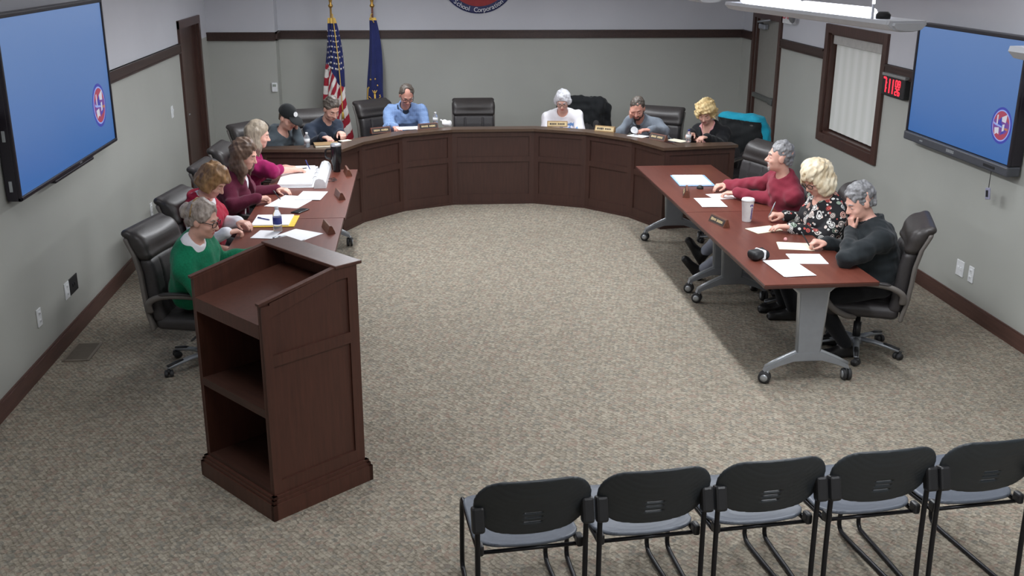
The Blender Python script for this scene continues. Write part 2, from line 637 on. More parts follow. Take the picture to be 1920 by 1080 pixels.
def mesh_from(name, V, Q, base=(0, 0, 0), mi=None):
    me = bpy.data.meshes.new(name)
    V = V - np.array(base, float)
    me.vertices.add(len(V))
    me.vertices.foreach_set('co', V.astype(np.float32).ravel())
    me.loops.add(len(Q) * 4)
    me.loops.foreach_set('vertex_index', Q.astype(np.int32).ravel())
    me.polygons.add(len(Q))
    me.polygons.foreach_set('loop_start', (np.arange(len(Q)) * 4).astype(np.int32))
    if mi is not None:
        me.polygons.foreach_set('material_index', mi.astype(np.int32))
    me.polygons.foreach_set('use_smooth', np.ones(len(Q), bool))
    me.update(calc_edges=True)
    me.validate()
    return me

def relax(V, Q, it=1):
    """light laplacian polish"""
    for _ in range(it):
        acc = np.zeros_like(V); n = np.zeros(len(V))
        for a, b in ((0, 1), (1, 2), (2, 3), (3, 0)):
            np.add.at(acc, Q[:, a], V[Q[:, b]]); np.add.at(n, Q[:, a], 1)
            np.add.at(acc, Q[:, b], V[Q[:, a]]); np.add.at(n, Q[:, b], 1)
        V = 0.5 * V + 0.5 * acc / np.maximum(n, 1)[:, None]
    return V

def sdf_obj(sdf, name, mats, parent=None, base=(0, 0, 0), it=1, mifn=None):
    V, Q = sdf.mesh(name)
    if it:
        V = relax(V, Q, it)
    mi = mifn(V[Q].mean(1)) if mifn is not None else None
    return link(name, mesh_from(name, V, Q, base, mi), mats, parent)

_rng = np.random.default_rng(3)
def wob(freq, n=7, seed=0):
    """sum of sines noise in about -1..1"""
    r = np.random.default_rng(seed)
    k = r.normal(size=(n, 3)); k = k / np.linalg.norm(k, axis=1)[:, None] * freq * r.uniform(0.6, 1.5, (n, 1))
    ph = r.uniform(0, 6.28, n)
    return lambda x, y, z: sum(np.sin(k[i, 0] * x + k[i, 1] * y + k[i, 2] * z + ph[i]) for i in range(n)) / (n ** 0.5 * 1.2)
# ------------------------------------------------------------------ the room
XL, XR, YB, YF, ZC = -2.638, 4.409, 13.994, -4.0, 3.25
YP = 13.69           # face of the wall that stands forward at the corner
XP = -1.785
def struct(name, mb, mats, parent=None):
    o = mb.build(name, mats, parent)
    if parent is None:
        tag(o, kind='structure')
    return o
W = MAT['wall']
struct('floor', MB().box(((XL + XR) / 2, (YB + YF) / 2, -0.05), (XR - XL + 0.6, YB - YF + 0.6, 0.1)), MAT['carpet'])
struct('ceiling', MB().box(((XL + XR) / 2, (YB + YF) / 2, ZC + 0.05), (XR - XL + 0.6, YB - YF + 0.6, 0.1)), MAT['ceiling'])
struct('wall_back', MB().box(((XL + XR) / 2, YB + 0.1, ZC / 2), (XR - XL + 0.4, 0.2, ZC)), W)
struct('wall_front', MB().box(((XL + XR) / 2, YF - 0.1, ZC / 2), (XR - XL + 0.4, 0.2, ZC)), W)
struct('wall_corner', MB().box(((XL + XP) / 2, (YP + YB) / 2, ZC / 2), (XP - XL, YB - YP, ZC)), W)
# left wall with the doorway cut out
DL0, DL1, DLZ = 12.12, 13.12, 1.97
m = MB()
m.box((XL - 0.1, (YF + DL0) / 2, ZC / 2), (0.2, DL0 - YF, ZC))
m.box((XL - 0.1, (DL1 + YB) / 2, ZC / 2), (0.2, YB - DL1, ZC))
m.box((XL - 0.1, (DL0 + DL1) / 2, (DLZ + ZC) / 2), (0.2, DL1 - DL0, ZC - DLZ))
struct('wall_left', m, W)
# right wall with the doorway and window cut out
DR0, DR1, DRZ = 12.52, 13.45, 2.01
WN0, WN1, WZ0, WZ1 = 9.6, 10.94, 0.93, 1.99
m = MB()
m.box((XR + 0.1, (YF + WN0) / 2, ZC / 2), (0.2, WN0 - YF, ZC))
m.box((XR + 0.1, (WN0 + WN1) / 2, WZ0 / 2), (0.2, WN1 - WN0, WZ0))
m.box((XR + 0.1, (WN0 + WN1) / 2, (WZ1 + ZC) / 2), (0.2, WN1 - WN0, ZC - WZ1))
m.box((XR + 0.1, (WN1 + DR0) / 2, ZC / 2), (0.2, DR0 - WN1, ZC))
m.box((XR + 0.1, (DR0 + DR1) / 2, (DRZ + ZC) / 2), (0.2, DR1 - DR0, ZC - DRZ))
m.box((XR + 0.1, (DR1 + YB) / 2, ZC / 2), (0.2, YB - DR1, ZC))
struct('wall_right', m, W)

# chair rail
RZ0, RZ1 = 1.705, 1.808
def rail(m, a, b, nx, ny):
    a = Vector((a[0], a[1], 0)); b = Vector((b[0], b[1], 0))
    n = Vector((nx, ny, 0))
    mid = (a + b) / 2
    L = (b - a).length
    ang = math.atan2((b - a).y, (b - a).x)
    R = rotz(ang)
    m.box(mid + n * 0.012 + Vector((0, 0, (RZ0 + RZ1) / 2)), (L, 0.024, RZ1 - RZ0), R)
    m.box(mid + n * 0.02 + Vector((0, 0, RZ1 - 0.01)), (L, 0.04, 0.02), R)
    m.box(mid + n * 0.016 + Vector((0, 0, RZ0 + 0.008)), (L, 0.032, 0.016), R)
for i, (a, b, n) in enumerate([((XL, YF), (XL, DL0 - 0.09), (1, 0)), ((XL, YP), (XP, YP), (0, -1)), ((XP, YP), (XP, YB), (1, 0)),
                               ((XP, YB), (XR, YB), (0, -1)), ((XR, DR1 + 0.09), (XR, YB), (-1, 0)), ((XR, WN1 + 0.09), (XR, DR0 - 0.09), (-1, 0)),
                               ((XR, YF), (XR, WN0 - 0.09), (-1, 0))]):
    m = MB()
    rail(m, a, b, *n)
    struct('trim_%d' % (i + 1), m, MAT['trim'])
def skirt(name, segs):
    m = MB()
    for a, b, n in segs:
        a = Vector((a[0], a[1], 0)); b = Vector((b[0], b[1], 0)); n = Vector((n[0], n[1], 0))
        R = rotz(math.atan2((b - a).y, (b - a).x))
        L = (b - a).length
        m.box((a + b) / 2 + n * 0.009 + Vector((0, 0, 0.055)), (L, 0.018, 0.11), R)
        m.box((a + b) / 2 + n * 0.006 + Vector((0, 0, 0.117)), (L, 0.012, 0.016), R)
    struct(name, m, MAT['base'])
skirt('baseboard_left', [((XL, YF), (XL, DL0 - 0.09), (1, 0))])
skirt('baseboard_right', [((XR, YF), (XR, DR0 - 0.09), (-1, 0))])
skirt('baseboard_back', [((XL, YP), (XP, YP), (0, -1)), ((XP, YP), (XP, YB), (1, 0)), ((XP, YB), (XR, YB), (0, -1))])

# left door (dark wood)
m = MB()
m.box((XL - 0.075, (DL0 + DL1) / 2, DLZ / 2), (0.045, DL1 - DL0 - 0.06, DLZ - 0.02))
d = struct('door_1', m, MAT['door_dark'])
m = MB()
for y in (DL0 - 0.04, DL1 + 0.04):
    m.box((XL + 0.012, y, (DLZ + 0.07) / 2), (0.03, 0.09, DLZ + 0.07))
m.box((XL + 0.012, (DL0 + DL1) / 2, DLZ + 0.035), (0.032, DL1 - DL0 + 0.17, 0.09))
for y in (DL0 + 0.015, DL1 - 0.015):
    m.box((XL - 0.1, y, DLZ / 2), (0.19, 0.03, DLZ))
m.box((XL - 0.1, (DL0 + DL1) / 2, DLZ - 0.01), (0.19, DL1 - DL0, 0.02))
struct('door_frame', m, MAT['casing'], d)
m = MB().lathe([(0.026, 0), (0.026, 0.008), (0.01, 0.012), (0.01, 0.05)], (XL - 0.052, DL0 + 0.1, 0.98), 12, 0, (1, 0, 0)).tube([(XL - 0.008, DL0 + 0.1, 0.98), (XL - 0.006, DL0 + 0.21, 0.98)], 0.009)
struct('door_handle', m, MAT['silver'], d)

# right door (grey, with panic bar and closer)
m = MB()
m.box((XR + 0.06, (DR0 + DR1) / 2, DRZ / 2), (0.045, DR1 - DR0 - 0.06, DRZ - 0.02))
d = struct('door_2', m, plain('door_grey_paint', (138, 136, 130), 0.55, 0, 0.03))
m = MB()
for y in (DR0 - 0.04, DR1 + 0.04):
    m.box((XR - 0.012, y, (DRZ + 0.07) / 2), (0.03, 0.08, DRZ + 0.07))
m.box((XR - 0.012, (DR0 + DR1) / 2, DRZ + 0.035), (0.032, DR1 - DR0 + 0.16, 0.08))
for y in (DR0 + 0.015, DR1 - 0.015):
    m.box((XR + 0.1, y, DRZ / 2), (0.19, 0.03, DRZ))
m.box((XR + 0.1, (DR0 + DR1) / 2, DRZ - 0.01), (0.19, DR1 - DR0, 0.02))
struct('door_frame', m, MAT['casing'], d)
m = MB()
m.box((XR + 0.012, (DR0 + DR1) / 2, 1.02), (0.05, 0.84, 0.06), None, 0, 0.012)
m.box((XR - 0.004, (DR0 + DR1) / 2 + 0.06, 1.02), (0.03, 0.5, 0.045), None, 0, 0.01)
m.box((XR + 0.0, DR0 + 0.12, 1.02), (0.07, 0.14, 0.085), None, 0, 0.012)
struct('panic_bar', m, plain('panic_bar_metal', (104, 106, 104), 0.45, 0.4), d)
m = MB()
m.box((XR + 0.005, DR1 - 0.27, 1.9), (0.06, 0.24, 0.065), None, 0, 0.012)
m.tube([(XR - 0.01, DR1 - 0.27, 1.94), (XR - 0.12, DR1 - 0.42, 1.97), (XR - 0.02, DR1 - 0.6, 2.0)], 0.012)
struct('door_closer', m, MAT['silver'], d)

# window with casing, glass and a closed vertical blind
m = MB()
cw = 0.09
for y in (WN0 - cw / 2, WN1 + cw / 2):
    m.box((XR - 0.014, y, (WZ0 + WZ1) / 2), (0.03, cw, WZ1 - WZ0 + 2 * cw))
for z in (WZ0 - cw / 2, WZ1 + cw / 2):
    m.box((XR - 0.014, (WN0 + WN1) / 2, z), (0.031, WN1 - WN0 + 0.004, cw))
for y in (WN0 + 0.01, WN1 - 0.01):
    m.box((XR + 0.09, y, (WZ0 + WZ1) / 2), (0.18, 0.02, WZ1 - WZ0))
for z in (WZ0 + 0.01, WZ1 - 0.01):
    m.box((XR + 0.09, (WN0 + WN1) / 2, z), (0.18, WN1 - WN0, 0.02))
for y in (WN0 + 0.04, WN1 - 0.04):
    m.box((XR + 0.165, y, (WZ0 + WZ1) / 2), (0.03, 0.05, WZ1 - WZ0 - 0.04))
for z in (WZ0 + 0.045, WZ1 - 0.045):
    m.box((XR + 0.165, (WN0 + WN1) / 2, z), (0.03, WN1 - WN0 - 0.06, 0.05))
wobj = struct('window_1', m, MAT['casing'])
struct('window_pane', MB().box((XR + 0.17, (WN0 + WN1) / 2, (WZ0 + WZ1) / 2), (0.006, WN1 - WN0 - 0.08, WZ1 - WZ0 - 0.1)), MAT['glass'], wobj)
vb = thing('vertical_blind', 'closed pale vertical blind hanging inside the dark window casing', 'window blind', (XR + 0.07, (WN0 + WN1) / 2, WZ0))
m = MB()
n = 11
wd = (WN1 - WN0 - 0.1) / n
for i in range(n):
    y = -(WN1 - WN0 - 0.1) / 2 + wd * (i + 0.5)
    m.box((0.0, y, 0.50), (0.004, wd * 1.1, 0.92), rotz(0.10))
m.build('slats', MAT['blind'], vb)
MB().box((-0.03, 0, 1.0), (0.03, WN1 - WN0 - 0.05, 0.11), None, 0, 0.006).build('valance', plain('blind_valance', (178, 176, 172), 0.6), vb)

# ------------------------------------------------------------------ wall fittings
def wallplate(name, label, cat, x, y, z, w=0.075, h=0.12, kind='outlet', mat=None, group=None, axis='x'):
    sgn = 1 if x < 0 else -1
    t = thing(name, label, cat, (x, y, z), 0 if sgn > 0 else PI, group)
    m = MB().box((0.004, 0, 0), (0.008, w, h), None, 0, 0.003)
    m.build('cover_plate', mat or MAT['white'], t)
    if kind == 'outlet':
        for dz in (-0.028, 0.028):
            m = MB().box((0.009, 0, dz), (0.004, 0.034, 0.03), None, 0, 0.002)
            m.box((0.0115, 0.007, dz), (0.001, 0.003, 0.01), None, 1).box((0.0115, -0.007, dz), (0.001, 0.003, 0.01), None, 1)
            m.build('socket', [mat or MAT['white'], MAT['black']], t)
    elif kind == 'switch':
        MB().box((0.012, 0, 0), (0.012, 0.03, 0.06), Matrix.Rotation(0.12, 3, 'Y'), 0, 0.003).build('rocker', MAT['white'], t)
    elif kind == 'data':
        for dy in (-0.02, 0.02):
            MB().box((0.01, dy, 0), (0.006, 0.02, 0.025), None, 0, 0.002).build('jack', mat or MAT['white'], t)
    return t
wallplate('wall_outlet', 'white outlet plate low on the left wall above the floor vent', 'outlet', XL, 6.96, 0.385, 0.08, 0.125)
wallplate('wall_outlet', 'white outlet plate joined to the black plate on the left wall', 'outlet', XL, 7.56, 0.385, 0.1, 0.125)
wallplate('wall_outlet', 'black connector plate low on the left wall beside a white outlet', 'outlet', XL, 7.71, 0.385, 0.19, 0.125, 'data', MAT['black'])
wallplate('wall_outlet', 'white outlet plate on the left wall behind the red vest chair', 'outlet', XL, 10.16, 0.37, 0.08, 0.13)
wallplate('light_switch', 'white light switch on the left wall beside the dark door', 'light switch', XL, 11.42, 1.14, 0.09, 0.125, 'switch')
wallplate('wall_outlet', 'wider white blank plate of the pair on the right wall', 'outlet', XR, 7.735, 0.34, 0.115, 0.13, 'data')
wallplate('wall_outlet', 'narrow white outlet plate of the pair on the right wall', 'outlet', XR, 7.56, 0.34, 0.075, 0.13)
t = thing('thermostat', 'small white thermostat on the corner wall left of the flags', 'thermostat', (XP - 0.05, YP, 1.115))
MB().box((0, -0.012, 0), (0.075, 0.024, 0.12), None, 0, 0.01).build('housing', MAT['white'], t)
MB().box((0, -0.025, 0.025), (0.045, 0.003, 0.03)).build('display', plain('lcd_grey', (150, 158, 150), 0.3), t)
# floor vent
t = thing('floor_vent', 'beige metal floor register in the carpet beside the left wall', 'floor vent', (-2.48, 7.27, 0))
m = MB()
m.box((-0.085, 0, 0.004), (0.02, 0.36, 0.008)).box((0.085, 0, 0.004), (0.02, 0.36, 0.008)).box((0, -0.17, 0.004), (0.16, 0.02, 0.008)).box((0, 0.17, 0.004), (0.16, 0.02, 0.008))
m.build('frame', plain('vent_beige', (124, 114, 102), 0.5), t)
m = MB()
for k in range(13):
    m.box((0, -0.15 + k * 0.025, 0.004), (0.15, 0.012, 0.004), Matrix.Rotation(0.5, 3, 'X'))
m.box((0, 0, 0.0012), (0.15, 0.32, 0.002), None, 1)
m.build('louvres', [plain('vent_slat', (100, 92, 82), 0.5), MAT['black']], t)
# exit sign with emergency lamp, half hidden behind the pendant lamp
t = thing('exit_sign', 'white exit sign with red letters beside the grey door', 'exit sign', (XR, 12.16, 2.1), PI)
MB().box((0.03, 0, 0), (0.06, 0.32, 0.2), None, 0, 0.008).build('housing', MAT['white'], t)
m = MB(); add_text(m, 'EXIT', 0.15, (0.062, 0, 0), (0, 1, 0), (0, 0, 1), 0.002)
m.build('lettering', plain('exit_red', (196, 70, 80), 0.5), t)
m = MB().lathe([(0.02, 0), (0.04, 0.03), (0.042, 0.05), (0.036, 0.052)], (0.05, 0.21, -0.02), 14, 0, (0.8, 0.2, -0.5))
m.build('emergency_lamp', plain('lamp_grey', (120, 120, 122), 0.4), t)

# LED wall clock
t = thing('wall_clock', 'black digital wall clock with red numerals beside the window', 'clock', (XR, 9.22, 1.635), PI)
MB().box((0.03, 0, 0), (0.06, 0.46, 0.2), None, 0, 0.01).build('case', MAT['black'], t)
MB().box((0.034, 0, 0.092), (0.064, 0.47, 0.026), None, 0, 0.004).build('top_edge', plain('clock_edge', (150, 152, 150), 0.4, 0.4), t)
SEG = {'0': 'abcdef', '1': 'bc', '7': 'abc', '8': 'abcdefg', '2': 'abged', '6': 'acdefg'}
def digit(m, ch, y, z, w, h, th):
    # seen from inside the room the digit's left is +y of the local frame (faces +x)
    L = {'a': (0, h / 2, 1), 'd': (0, -h / 2, 1), 'g': (0, 0, 1), 'b': (w / 2, h / 4, 0), 'c': (w / 2, -h / 4, 0), 'f': (-w / 2, h / 4, 0), 'e': (-w / 2, -h / 4, 0)}
    for s_ in SEG[ch]:
        a, b, hor = L[s_]
        m.box((0.0615, y + a, z + b), (0.003, w - th * 0.4 if hor else th, th if hor else h / 2 - th * 0.05))
m = MB()
digit(m, '7', -0.172, -0.005, 0.06, 0.13, 0.018)
digit(m, '1', -0.092, -0.005, 0.05, 0.13, 0.018)
digit(m, '1', -0.022, -0.005, 0.05, 0.13, 0.018)
m.box((0.0615, -0.128, 0.02), (0.003, 0.010, 0.012)).box((0.0615, -0.128, -0.03), (0.003, 0.012, 0.012))
digit(m, '0', 0.072, 0.03, 0.035, 0.055, 0.011)
digit(m, '8', 0.128, 0.03, 0.035, 0.055, 0.011)
digit(m, '2', 0.072, -0.042, 0.035, 0.055, 0.011)
digit(m, '6', 0.128, -0.042, 0.035, 0.055, 0.011)
m.build('numerals', MAT['led'], t)

# ------------------------------------------------------------------ emblem
def emblem(m, c, xd, yd, r, step, mats, ell=1.0):
    """mats: ring, pale ring, field red, purple, white, blue, gold -> material slots"""
    c = Vector(c); x = Vector(xd); y = Vector(yd); z = x.cross(y)
    def P(u, v, lay):
        return c + x * (u * r * ell) + y * (v * r) + z * (lay * step)
    def disc(rad, lay, mi, n=40):
        m.prism([P(rad * math.cos(2 * PI * k / n), rad * math.sin(2 * PI * k / n), lay) for k in range(n)], z * step * 0.9, mi)
    def shape(pts, lay, mi):
        m.prism([P(u, v, lay) for u, v in pts], z * step * 0.9, mi)
    disc(1.0, 0, mats[0]); disc(0.86, 1, mats[1]); disc(0.79, 2, mats[2])
    shape([(-0.76, 0.2), (-0.5, 0.32), (0.5, 0.3), (0.77, 0.15), (0.77, -0.15), (0.4, -0.42), (-0.4, -0.42), (-0.72, -0.3)], 3, mats[3])
    shape([(-0.05, 0.45), (-0.3, 0.15), (-0.22, -0.05), (0.15, -0.12), (0.18, -0.3), (-0.05, -0.55), (0.25, -0.42), (0.5, -0.2), (0.42, 0.05), (0.0, 0.14), (0.02, 0.28), (0.12, 0.5)], 4, mats[5])
    shape([(0.02, 0.46), (0.5, 0.66), (0.44, 0.2), (0.06, 0.24)], 5, mats[4])
    shape([(-0.58, -0.18), (-0.16, -0.12), (-0.12, -0.5), (-0.3, -0.44), (-0.5, -0.56)], 5, mats[4])
    shape([(-0.46, 0.52), (-0.34, 0.56), (-0.33, 0.0), (-0.44, -0.02)], 5, mats[4])
    shape([(0.16, 0.08), (0.36, 0.12), (0.34, -0.24), (0.16, -0.3)], 5, mats[4])
    shape([(-0.7, 0.14), (-0.6, 0.08), (0.1, -0.02), (0.12, -0.1), (-0.5, -0.04), (-0.72, 0.02)], 6, mats[1])
    shape([(0.38, -0.06), (0.74, -0.08), (0.72, -0.2), (0.4, -0.18)], 6, mats[6])

# big seal on the back wall, its lower edge showing at the top of the picture
t = thing('wall_emblem', 'round navy and red school seal high on the back wall', 'emblem', (0.825, YB, 2.54))
m = MB()
emblem(m, (0, -0.012, 0), (1, 0, 0), (0, 0, 1), 0.435, 0.003, [1, 1, 1, 3, 2, 0, 4])
E = m.build('disc', [MAT['navy'], MAT['sealred'], MAT['white'], plain('seal_plum', (110, 50, 80), 0.5), MAT['sealgold']], t)
m = MB()
n = 64
prof = [(0.43, -0.002), (0.43, -0.02), (0.505, -0.02), (0.521, -0.012), (0.521, -0.002)]
rings = [[m.bm.verts.new((r * math.cos(2 * PI * k / n), y, r * math.sin(2 * PI * k / n))) for k in range(n)] for r, y in prof]
for a, b in zip(rings, rings[1:] + rings[:1]):
    for k in range(n):
        m.bm.faces.new((a[k], a[(k + 1) % n], b[(k + 1) % n], b[k]))
m.build('rim', MAT['navy'], t)
m = MB()
s_ = 'School Corporation'
wch = {'i': 0.52, 'l': 0.5, 't': 0.62, 'r': 0.7, ' ': 1.3, 'S': 1.05, 'C': 1.15}
tot = sum(wch.get(c, 1.0) for c in s_)
sp = 1.45 / tot
pos = -tot * sp / 2
for c in s_:
    w_ = wch.get(c, 1.0) * sp
    a = pos + w_ / 2
    pos += w_
    if c != ' ':
        th = -PI / 2 + a
        rad = Vector((math.cos(th), 0, math.sin(th)))
        tang = Vector((-math.sin(th), 0, math.cos(th)))
        add_text(m, c, 0.085, rad * 0.476 + Vector((0, -0.0235, 0)), tang, -rad, 0.002, 0, 0.0)
m.build('lettering', MAT['white'], t)

# ------------------------------------------------------------------ the two wall screens
def screen(label, x, y0, y1, z0, z1, depth, lower, ec, er, side, name='wall_display'):
    yc = (y0 + y1) / 2
    t = thing(name, label, 'screen', (x, yc, z0), 0 if side > 0 else PI)
    w, h = y1 - y0, z1 - z0
    b = 0.028
    m = MB()
    m.box((depth / 2, 0, h / 2 + lower / 2), (depth - 0.02, w, h - lower), None, 0, 0.012)
    m.build('cabinet', MAT['tvframe'], t)
    m = MB()
    for sy in (-1, 1):
        m.box((depth - 0.008, sy * (w / 2 - b / 2), lower / 2 + h / 2), (0.022, b, h - lower), None, 0, 0.006)
    m.box((depth - 0.008, 0, h - b / 2), (0.022, w, b), None, 0, 0.006)
    if lower < 0.05:
        m.box((depth - 0.008, 0, lower + b / 2), (0.022, w, b), None, 0, 0.006)
    m.build('bezel', MAT['tvframe'], t)
    s = MB().box((0, 0, (h - lower) / 2 - b), (0.006, w - 2 * b + 0.01, h - lower - 2 * b + 0.04)).build('display_panel', MAT['screen'], t)
    s.location = (depth - 0.012, 0, lower + b)
    # emblem in the corner of the picture on screen
    m = MB()
    emblem(m, (depth - 0.0085, ec[0], ec[1] - z0), (0, 1, 0), (0, 0, 1), er, 0.0008, [0, 1, 2, 3, 4, 0, 5], 1.02)
    m.build('emblem', [MAT['em_blue'], MAT['em_sky'], MAT['em_red'], MAT['em_purple'], MAT['em_white'], MAT['em_gold']], t)
    MB().box((0.03, 0, h * 0.5), (0.06, 0.5, 0.4)).build('wall_mount', MAT['black'], t)
    return t
TL = screen('large blue wall screen on the left wall with a round emblem', XL, 6.69, 8.945, 1.262, 2.42, 0.1, 0.0, (8.59 - 7.8175, 1.61), 0.172, 1)
m = MB()
m.box((0.08, -0.02, -0.012), (0.05, 0.9, 0.022), None, 0, 0.006)
m.build('sensor_bar', MAT['tvframe'], TL)
for z in (0.42, 0.1):
    MB().box((0.05, -1.13, z), (0.02, 0.008, 0.07), None, 0, 0.002).build('button', MAT['silver_lt'], TL)
m = MB()
for k in range(3):
    m.box((0.1035, 0.1 + k * 0.018, 0.013), (0.002, 0.012, 0.012))
m.build('logo', MAT['silver_lt'], TL)
TR = screen('blue wall screen with grey lower bar on the right wall', XR, 7.09, 8.765, 1.235, 2.235, 0.11, 0.075, (-(7.285 - 7.9275), 1.585), 0.135, -1)
m = MB().box((0.07, 0, 0.0375), (0.11, 1.68, 0.075), None, 0, 0.012)
m.build('lower_bar', MAT['tvgrey'], TR)
m = MB()
for k in range(5):
    m.box((0.126, -0.05 + k * 0.025, 0.038), (0.003, 0.019, 0.024))
m.build('logo', MAT['silver_lt'], TR)
MB().box((0.126, -0.5, 0.036), (0.004, 0.05, 0.012)).build('button', MAT['silver_lt'], TR)
MB().box((0.126, 0.6, 0.036), (0.004, 0.16, 0.02)).build('sensor_window', MAT['black'], TR)
t = thing('remote_tag', 'small clear hanging tag dangling below the right screen', 'tag', (XR - 0.1, 7.33, 1.06), PI)
MB().tube([(0, 0, 0.17), (0.004, 0.006, 0.1), (0, 0, 0.045)], 0.003, 6).build('cord', MAT['black'], t)
MB().box((0, 0, 0), (0.012, 0.06, 0.09), Matrix.Rotation(0.2, 3, 'X'), 0, 0.01).build('card', plain('tag_grey', (150, 150, 172), 0.4), t)
MB().box((0.007, 0, 0), (0.003, 0.03, 0.05), Matrix.Rotation(0.2, 3, 'X')).build('button', MAT['blackplastic'], t)

# ------------------------------------------------------------------ pendant lamps
def pendant(label, far, near, z, name='pendant_lamp', tubes=2):
    far = Vector((far[0], far[1], 0)); near = Vector((near[0], near[1], 0))
    L = (far - near).length
    mid = (far + near) / 2
    t = thing(name, label, 'lamp', (mid.x, mid.y, z), math.atan2((far - near).y, (far - near).x), 'linear pendant lamps')
    # local x runs along the lamp
    m = MB()
    sec = [(-0.095, 0.018), (-0.1, 0.0), (-0.075, -0.024), (-0.03, -0.034), (0.03, -0.034), (0.075, -0.024), (0.1, 0.0), (0.095, 0.018), (0.07, 0.008), (0.0, 0.002), (-0.07, 0.008)]
    m.prism([(-L / 2, a, b) for a, b in sec], (L, 0, 0), 0)
    for sx in (-1, 1):
        m.prism([(sx * L / 2, a * 0.985, b * 0.97) for a, b in sec[:8]], (sx * 0.02, 0, 0), 0)
        m.prism([(sx * (L / 2 + 0.02), a * 0.8, b * 0.7 - 0.004) for a, b in sec[:8]], (sx * 0.02, 0, 0), 0)
    m.build('housing', MAT['fixture'], t)
    seg = (L - 0.32) / tubes
    for k in range(tubes):
        x0 = L / 2 - 0.04 - k * seg
        MB().tube([(x0 - 0.05, 0, 0.036), (x0 - seg + 0.05, 0, 0.036)], 0.034, 12, 0, False, (1.3, 0.8)).build('lamp_tube', MAT['tubelight'], t)
    for sx in (L / 2 - 0.3, -L / 2 + 0.3):
        MB().tube([(sx, 0, 0.0), (sx, 0, ZC - z)], 0.007, 8).lathe([(0.05, 0), (0.05, 0.012), (0.02, 0.02)], (sx, 0, ZC - z - 0.02), 14).build('stem', MAT['fixture'], t)
    MB().lathe([(0.034, 0), (0.036, 0.02), (0.024, 0.034)], (-L / 2 + 0.2, 0, 0.014), 14).build('sensor', MAT['black'], t)
    return t, mid, L
# ------------------------------------------------------------------ curved dais
DZ = 0.877
INNER = [(-0.80, 10.55), (-0.605, 10.95), (-0.18, 11.42), (0.38, 11.69), (1.32, 11.69), (1.88, 11.42), (2.305, 10.95), (2.54, 10.41)]
LEND, REND = (-1.60, 10.60), (3.32, 10.53)
def offset_line(P, d):
    out = []
    n = len(P)
    for i in range(n):
        def nrm(a, b):
            e = Vector((b[0] - a[0], b[1] - a[1])).normalized()
            return Vector((-e.y, e.x))
        if i == 0: q = nrm(P[0], P[1])
        elif i == n - 1: q = nrm(P[-2], P[-1])
        else:
            a, b = nrm(P[i - 1], P[i]), nrm(P[i], P[i + 1])
            q = (a + b); q = q / max(q.length_squared, 1e-6) * 2
        out.append((P[i][0] + q.x * d, P[i][1] + q.y * d))
    return out
dais = thing('curved_dais', 'long curved dark wood board dais facing the open floor', 'desk', (0.86, 11.7, 0))
DB = Vector((0.86, 11.7, 0))
OUT = offset_line(INNER, 0.74)
OUT[0] = LEND; OUT[-1] = REND
INo = offset_line(INNER, -0.03)
e0 = Vector((INNER[0][0] - LEND[0], INNER[0][1] - LEND[1])).normalized(); pe0 = Vector((e0.y, -e0.x)) * 0.03
e1 = Vector((INNER[-1][0] - REND[0], INNER[-1][1] - REND[1])).normalized(); pe1 = Vector((-e1.y, e1.x)) * 0.03
pin = [Vector(p) for p in INo]; pout = [Vector(p) for p in OUT]
pin[0] = Vector(INNER[0]) + pe0 + e0 * 0.03; pout[0] = pout[0] + pe0 - e0 * 0.02
pin[-1] = Vector(INNER[-1]) + pe1 + e1 * 0.03; pout[-1] = pout[-1] + pe1 - e1 * 0.02
LEDGE = 0.17
WT = 0.745           # height of the seated work surface behind the raised ledge
led = [Vector(p) for p in offset_line(INNER, LEDGE)]
led[0] = led[0] ; led[-1] = led[-1]
# the ledge also runs round both ends
lo0 = pout[0] + (pin[0] - pout[0]).normalized() * 0.02; lo1 = pout[-1] + (pin[-1] - pout[-1]).normalized() * 0.02
def slab(m, q, z0, z1):
    m.prism([(p.x - DB.x, p.y - DB.y, z0) for p in q], (0, 0, z1 - z0))
inl0 = led[0] - pe0 * (LEDGE / 0.03) ; inl1 = led[-1] - pe1 * (LEDGE / 0.03)
m = MB()
for i in range(len(pin) - 1):
    slab(m, [pin[i], pin[i + 1], led[i + 1] if i < len(pin) - 2 else led[-1], led[i]], DZ - 0.03, DZ)
slab(m, [pin[0], led[0], inl0, pout[0] - pe0 * (LEDGE / 0.03), pout[0]], DZ - 0.03, DZ - 0.0005)
slab(m, [pout[-1], pout[-1] - pe1 * (LEDGE / 0.03), inl1, led[-1], pin[-1]], DZ - 0.03, DZ - 0.0005)
m.build('ledge', MAT['dais_h'], dais)
wk = [Vector(p) for p in offset_line(INNER, 0.045)]
wk[0] = wk[0] - pe0 * 1.5; wk[-1] = wk[-1] - pe1 * 1.5
wo = [p.copy() for p in pout]
wo[0] = wo[0] - pe0 * 2.5; wo[-1] = wo[-1] - pe1 * 2.5
m = MB()
for i in range(len(wk) - 1):
    slab(m, [wk[i], wk[i + 1], wo[i + 1], wo[i]], WT - 0.03, WT)
m.build('desk_top', MAT['table'], dais)
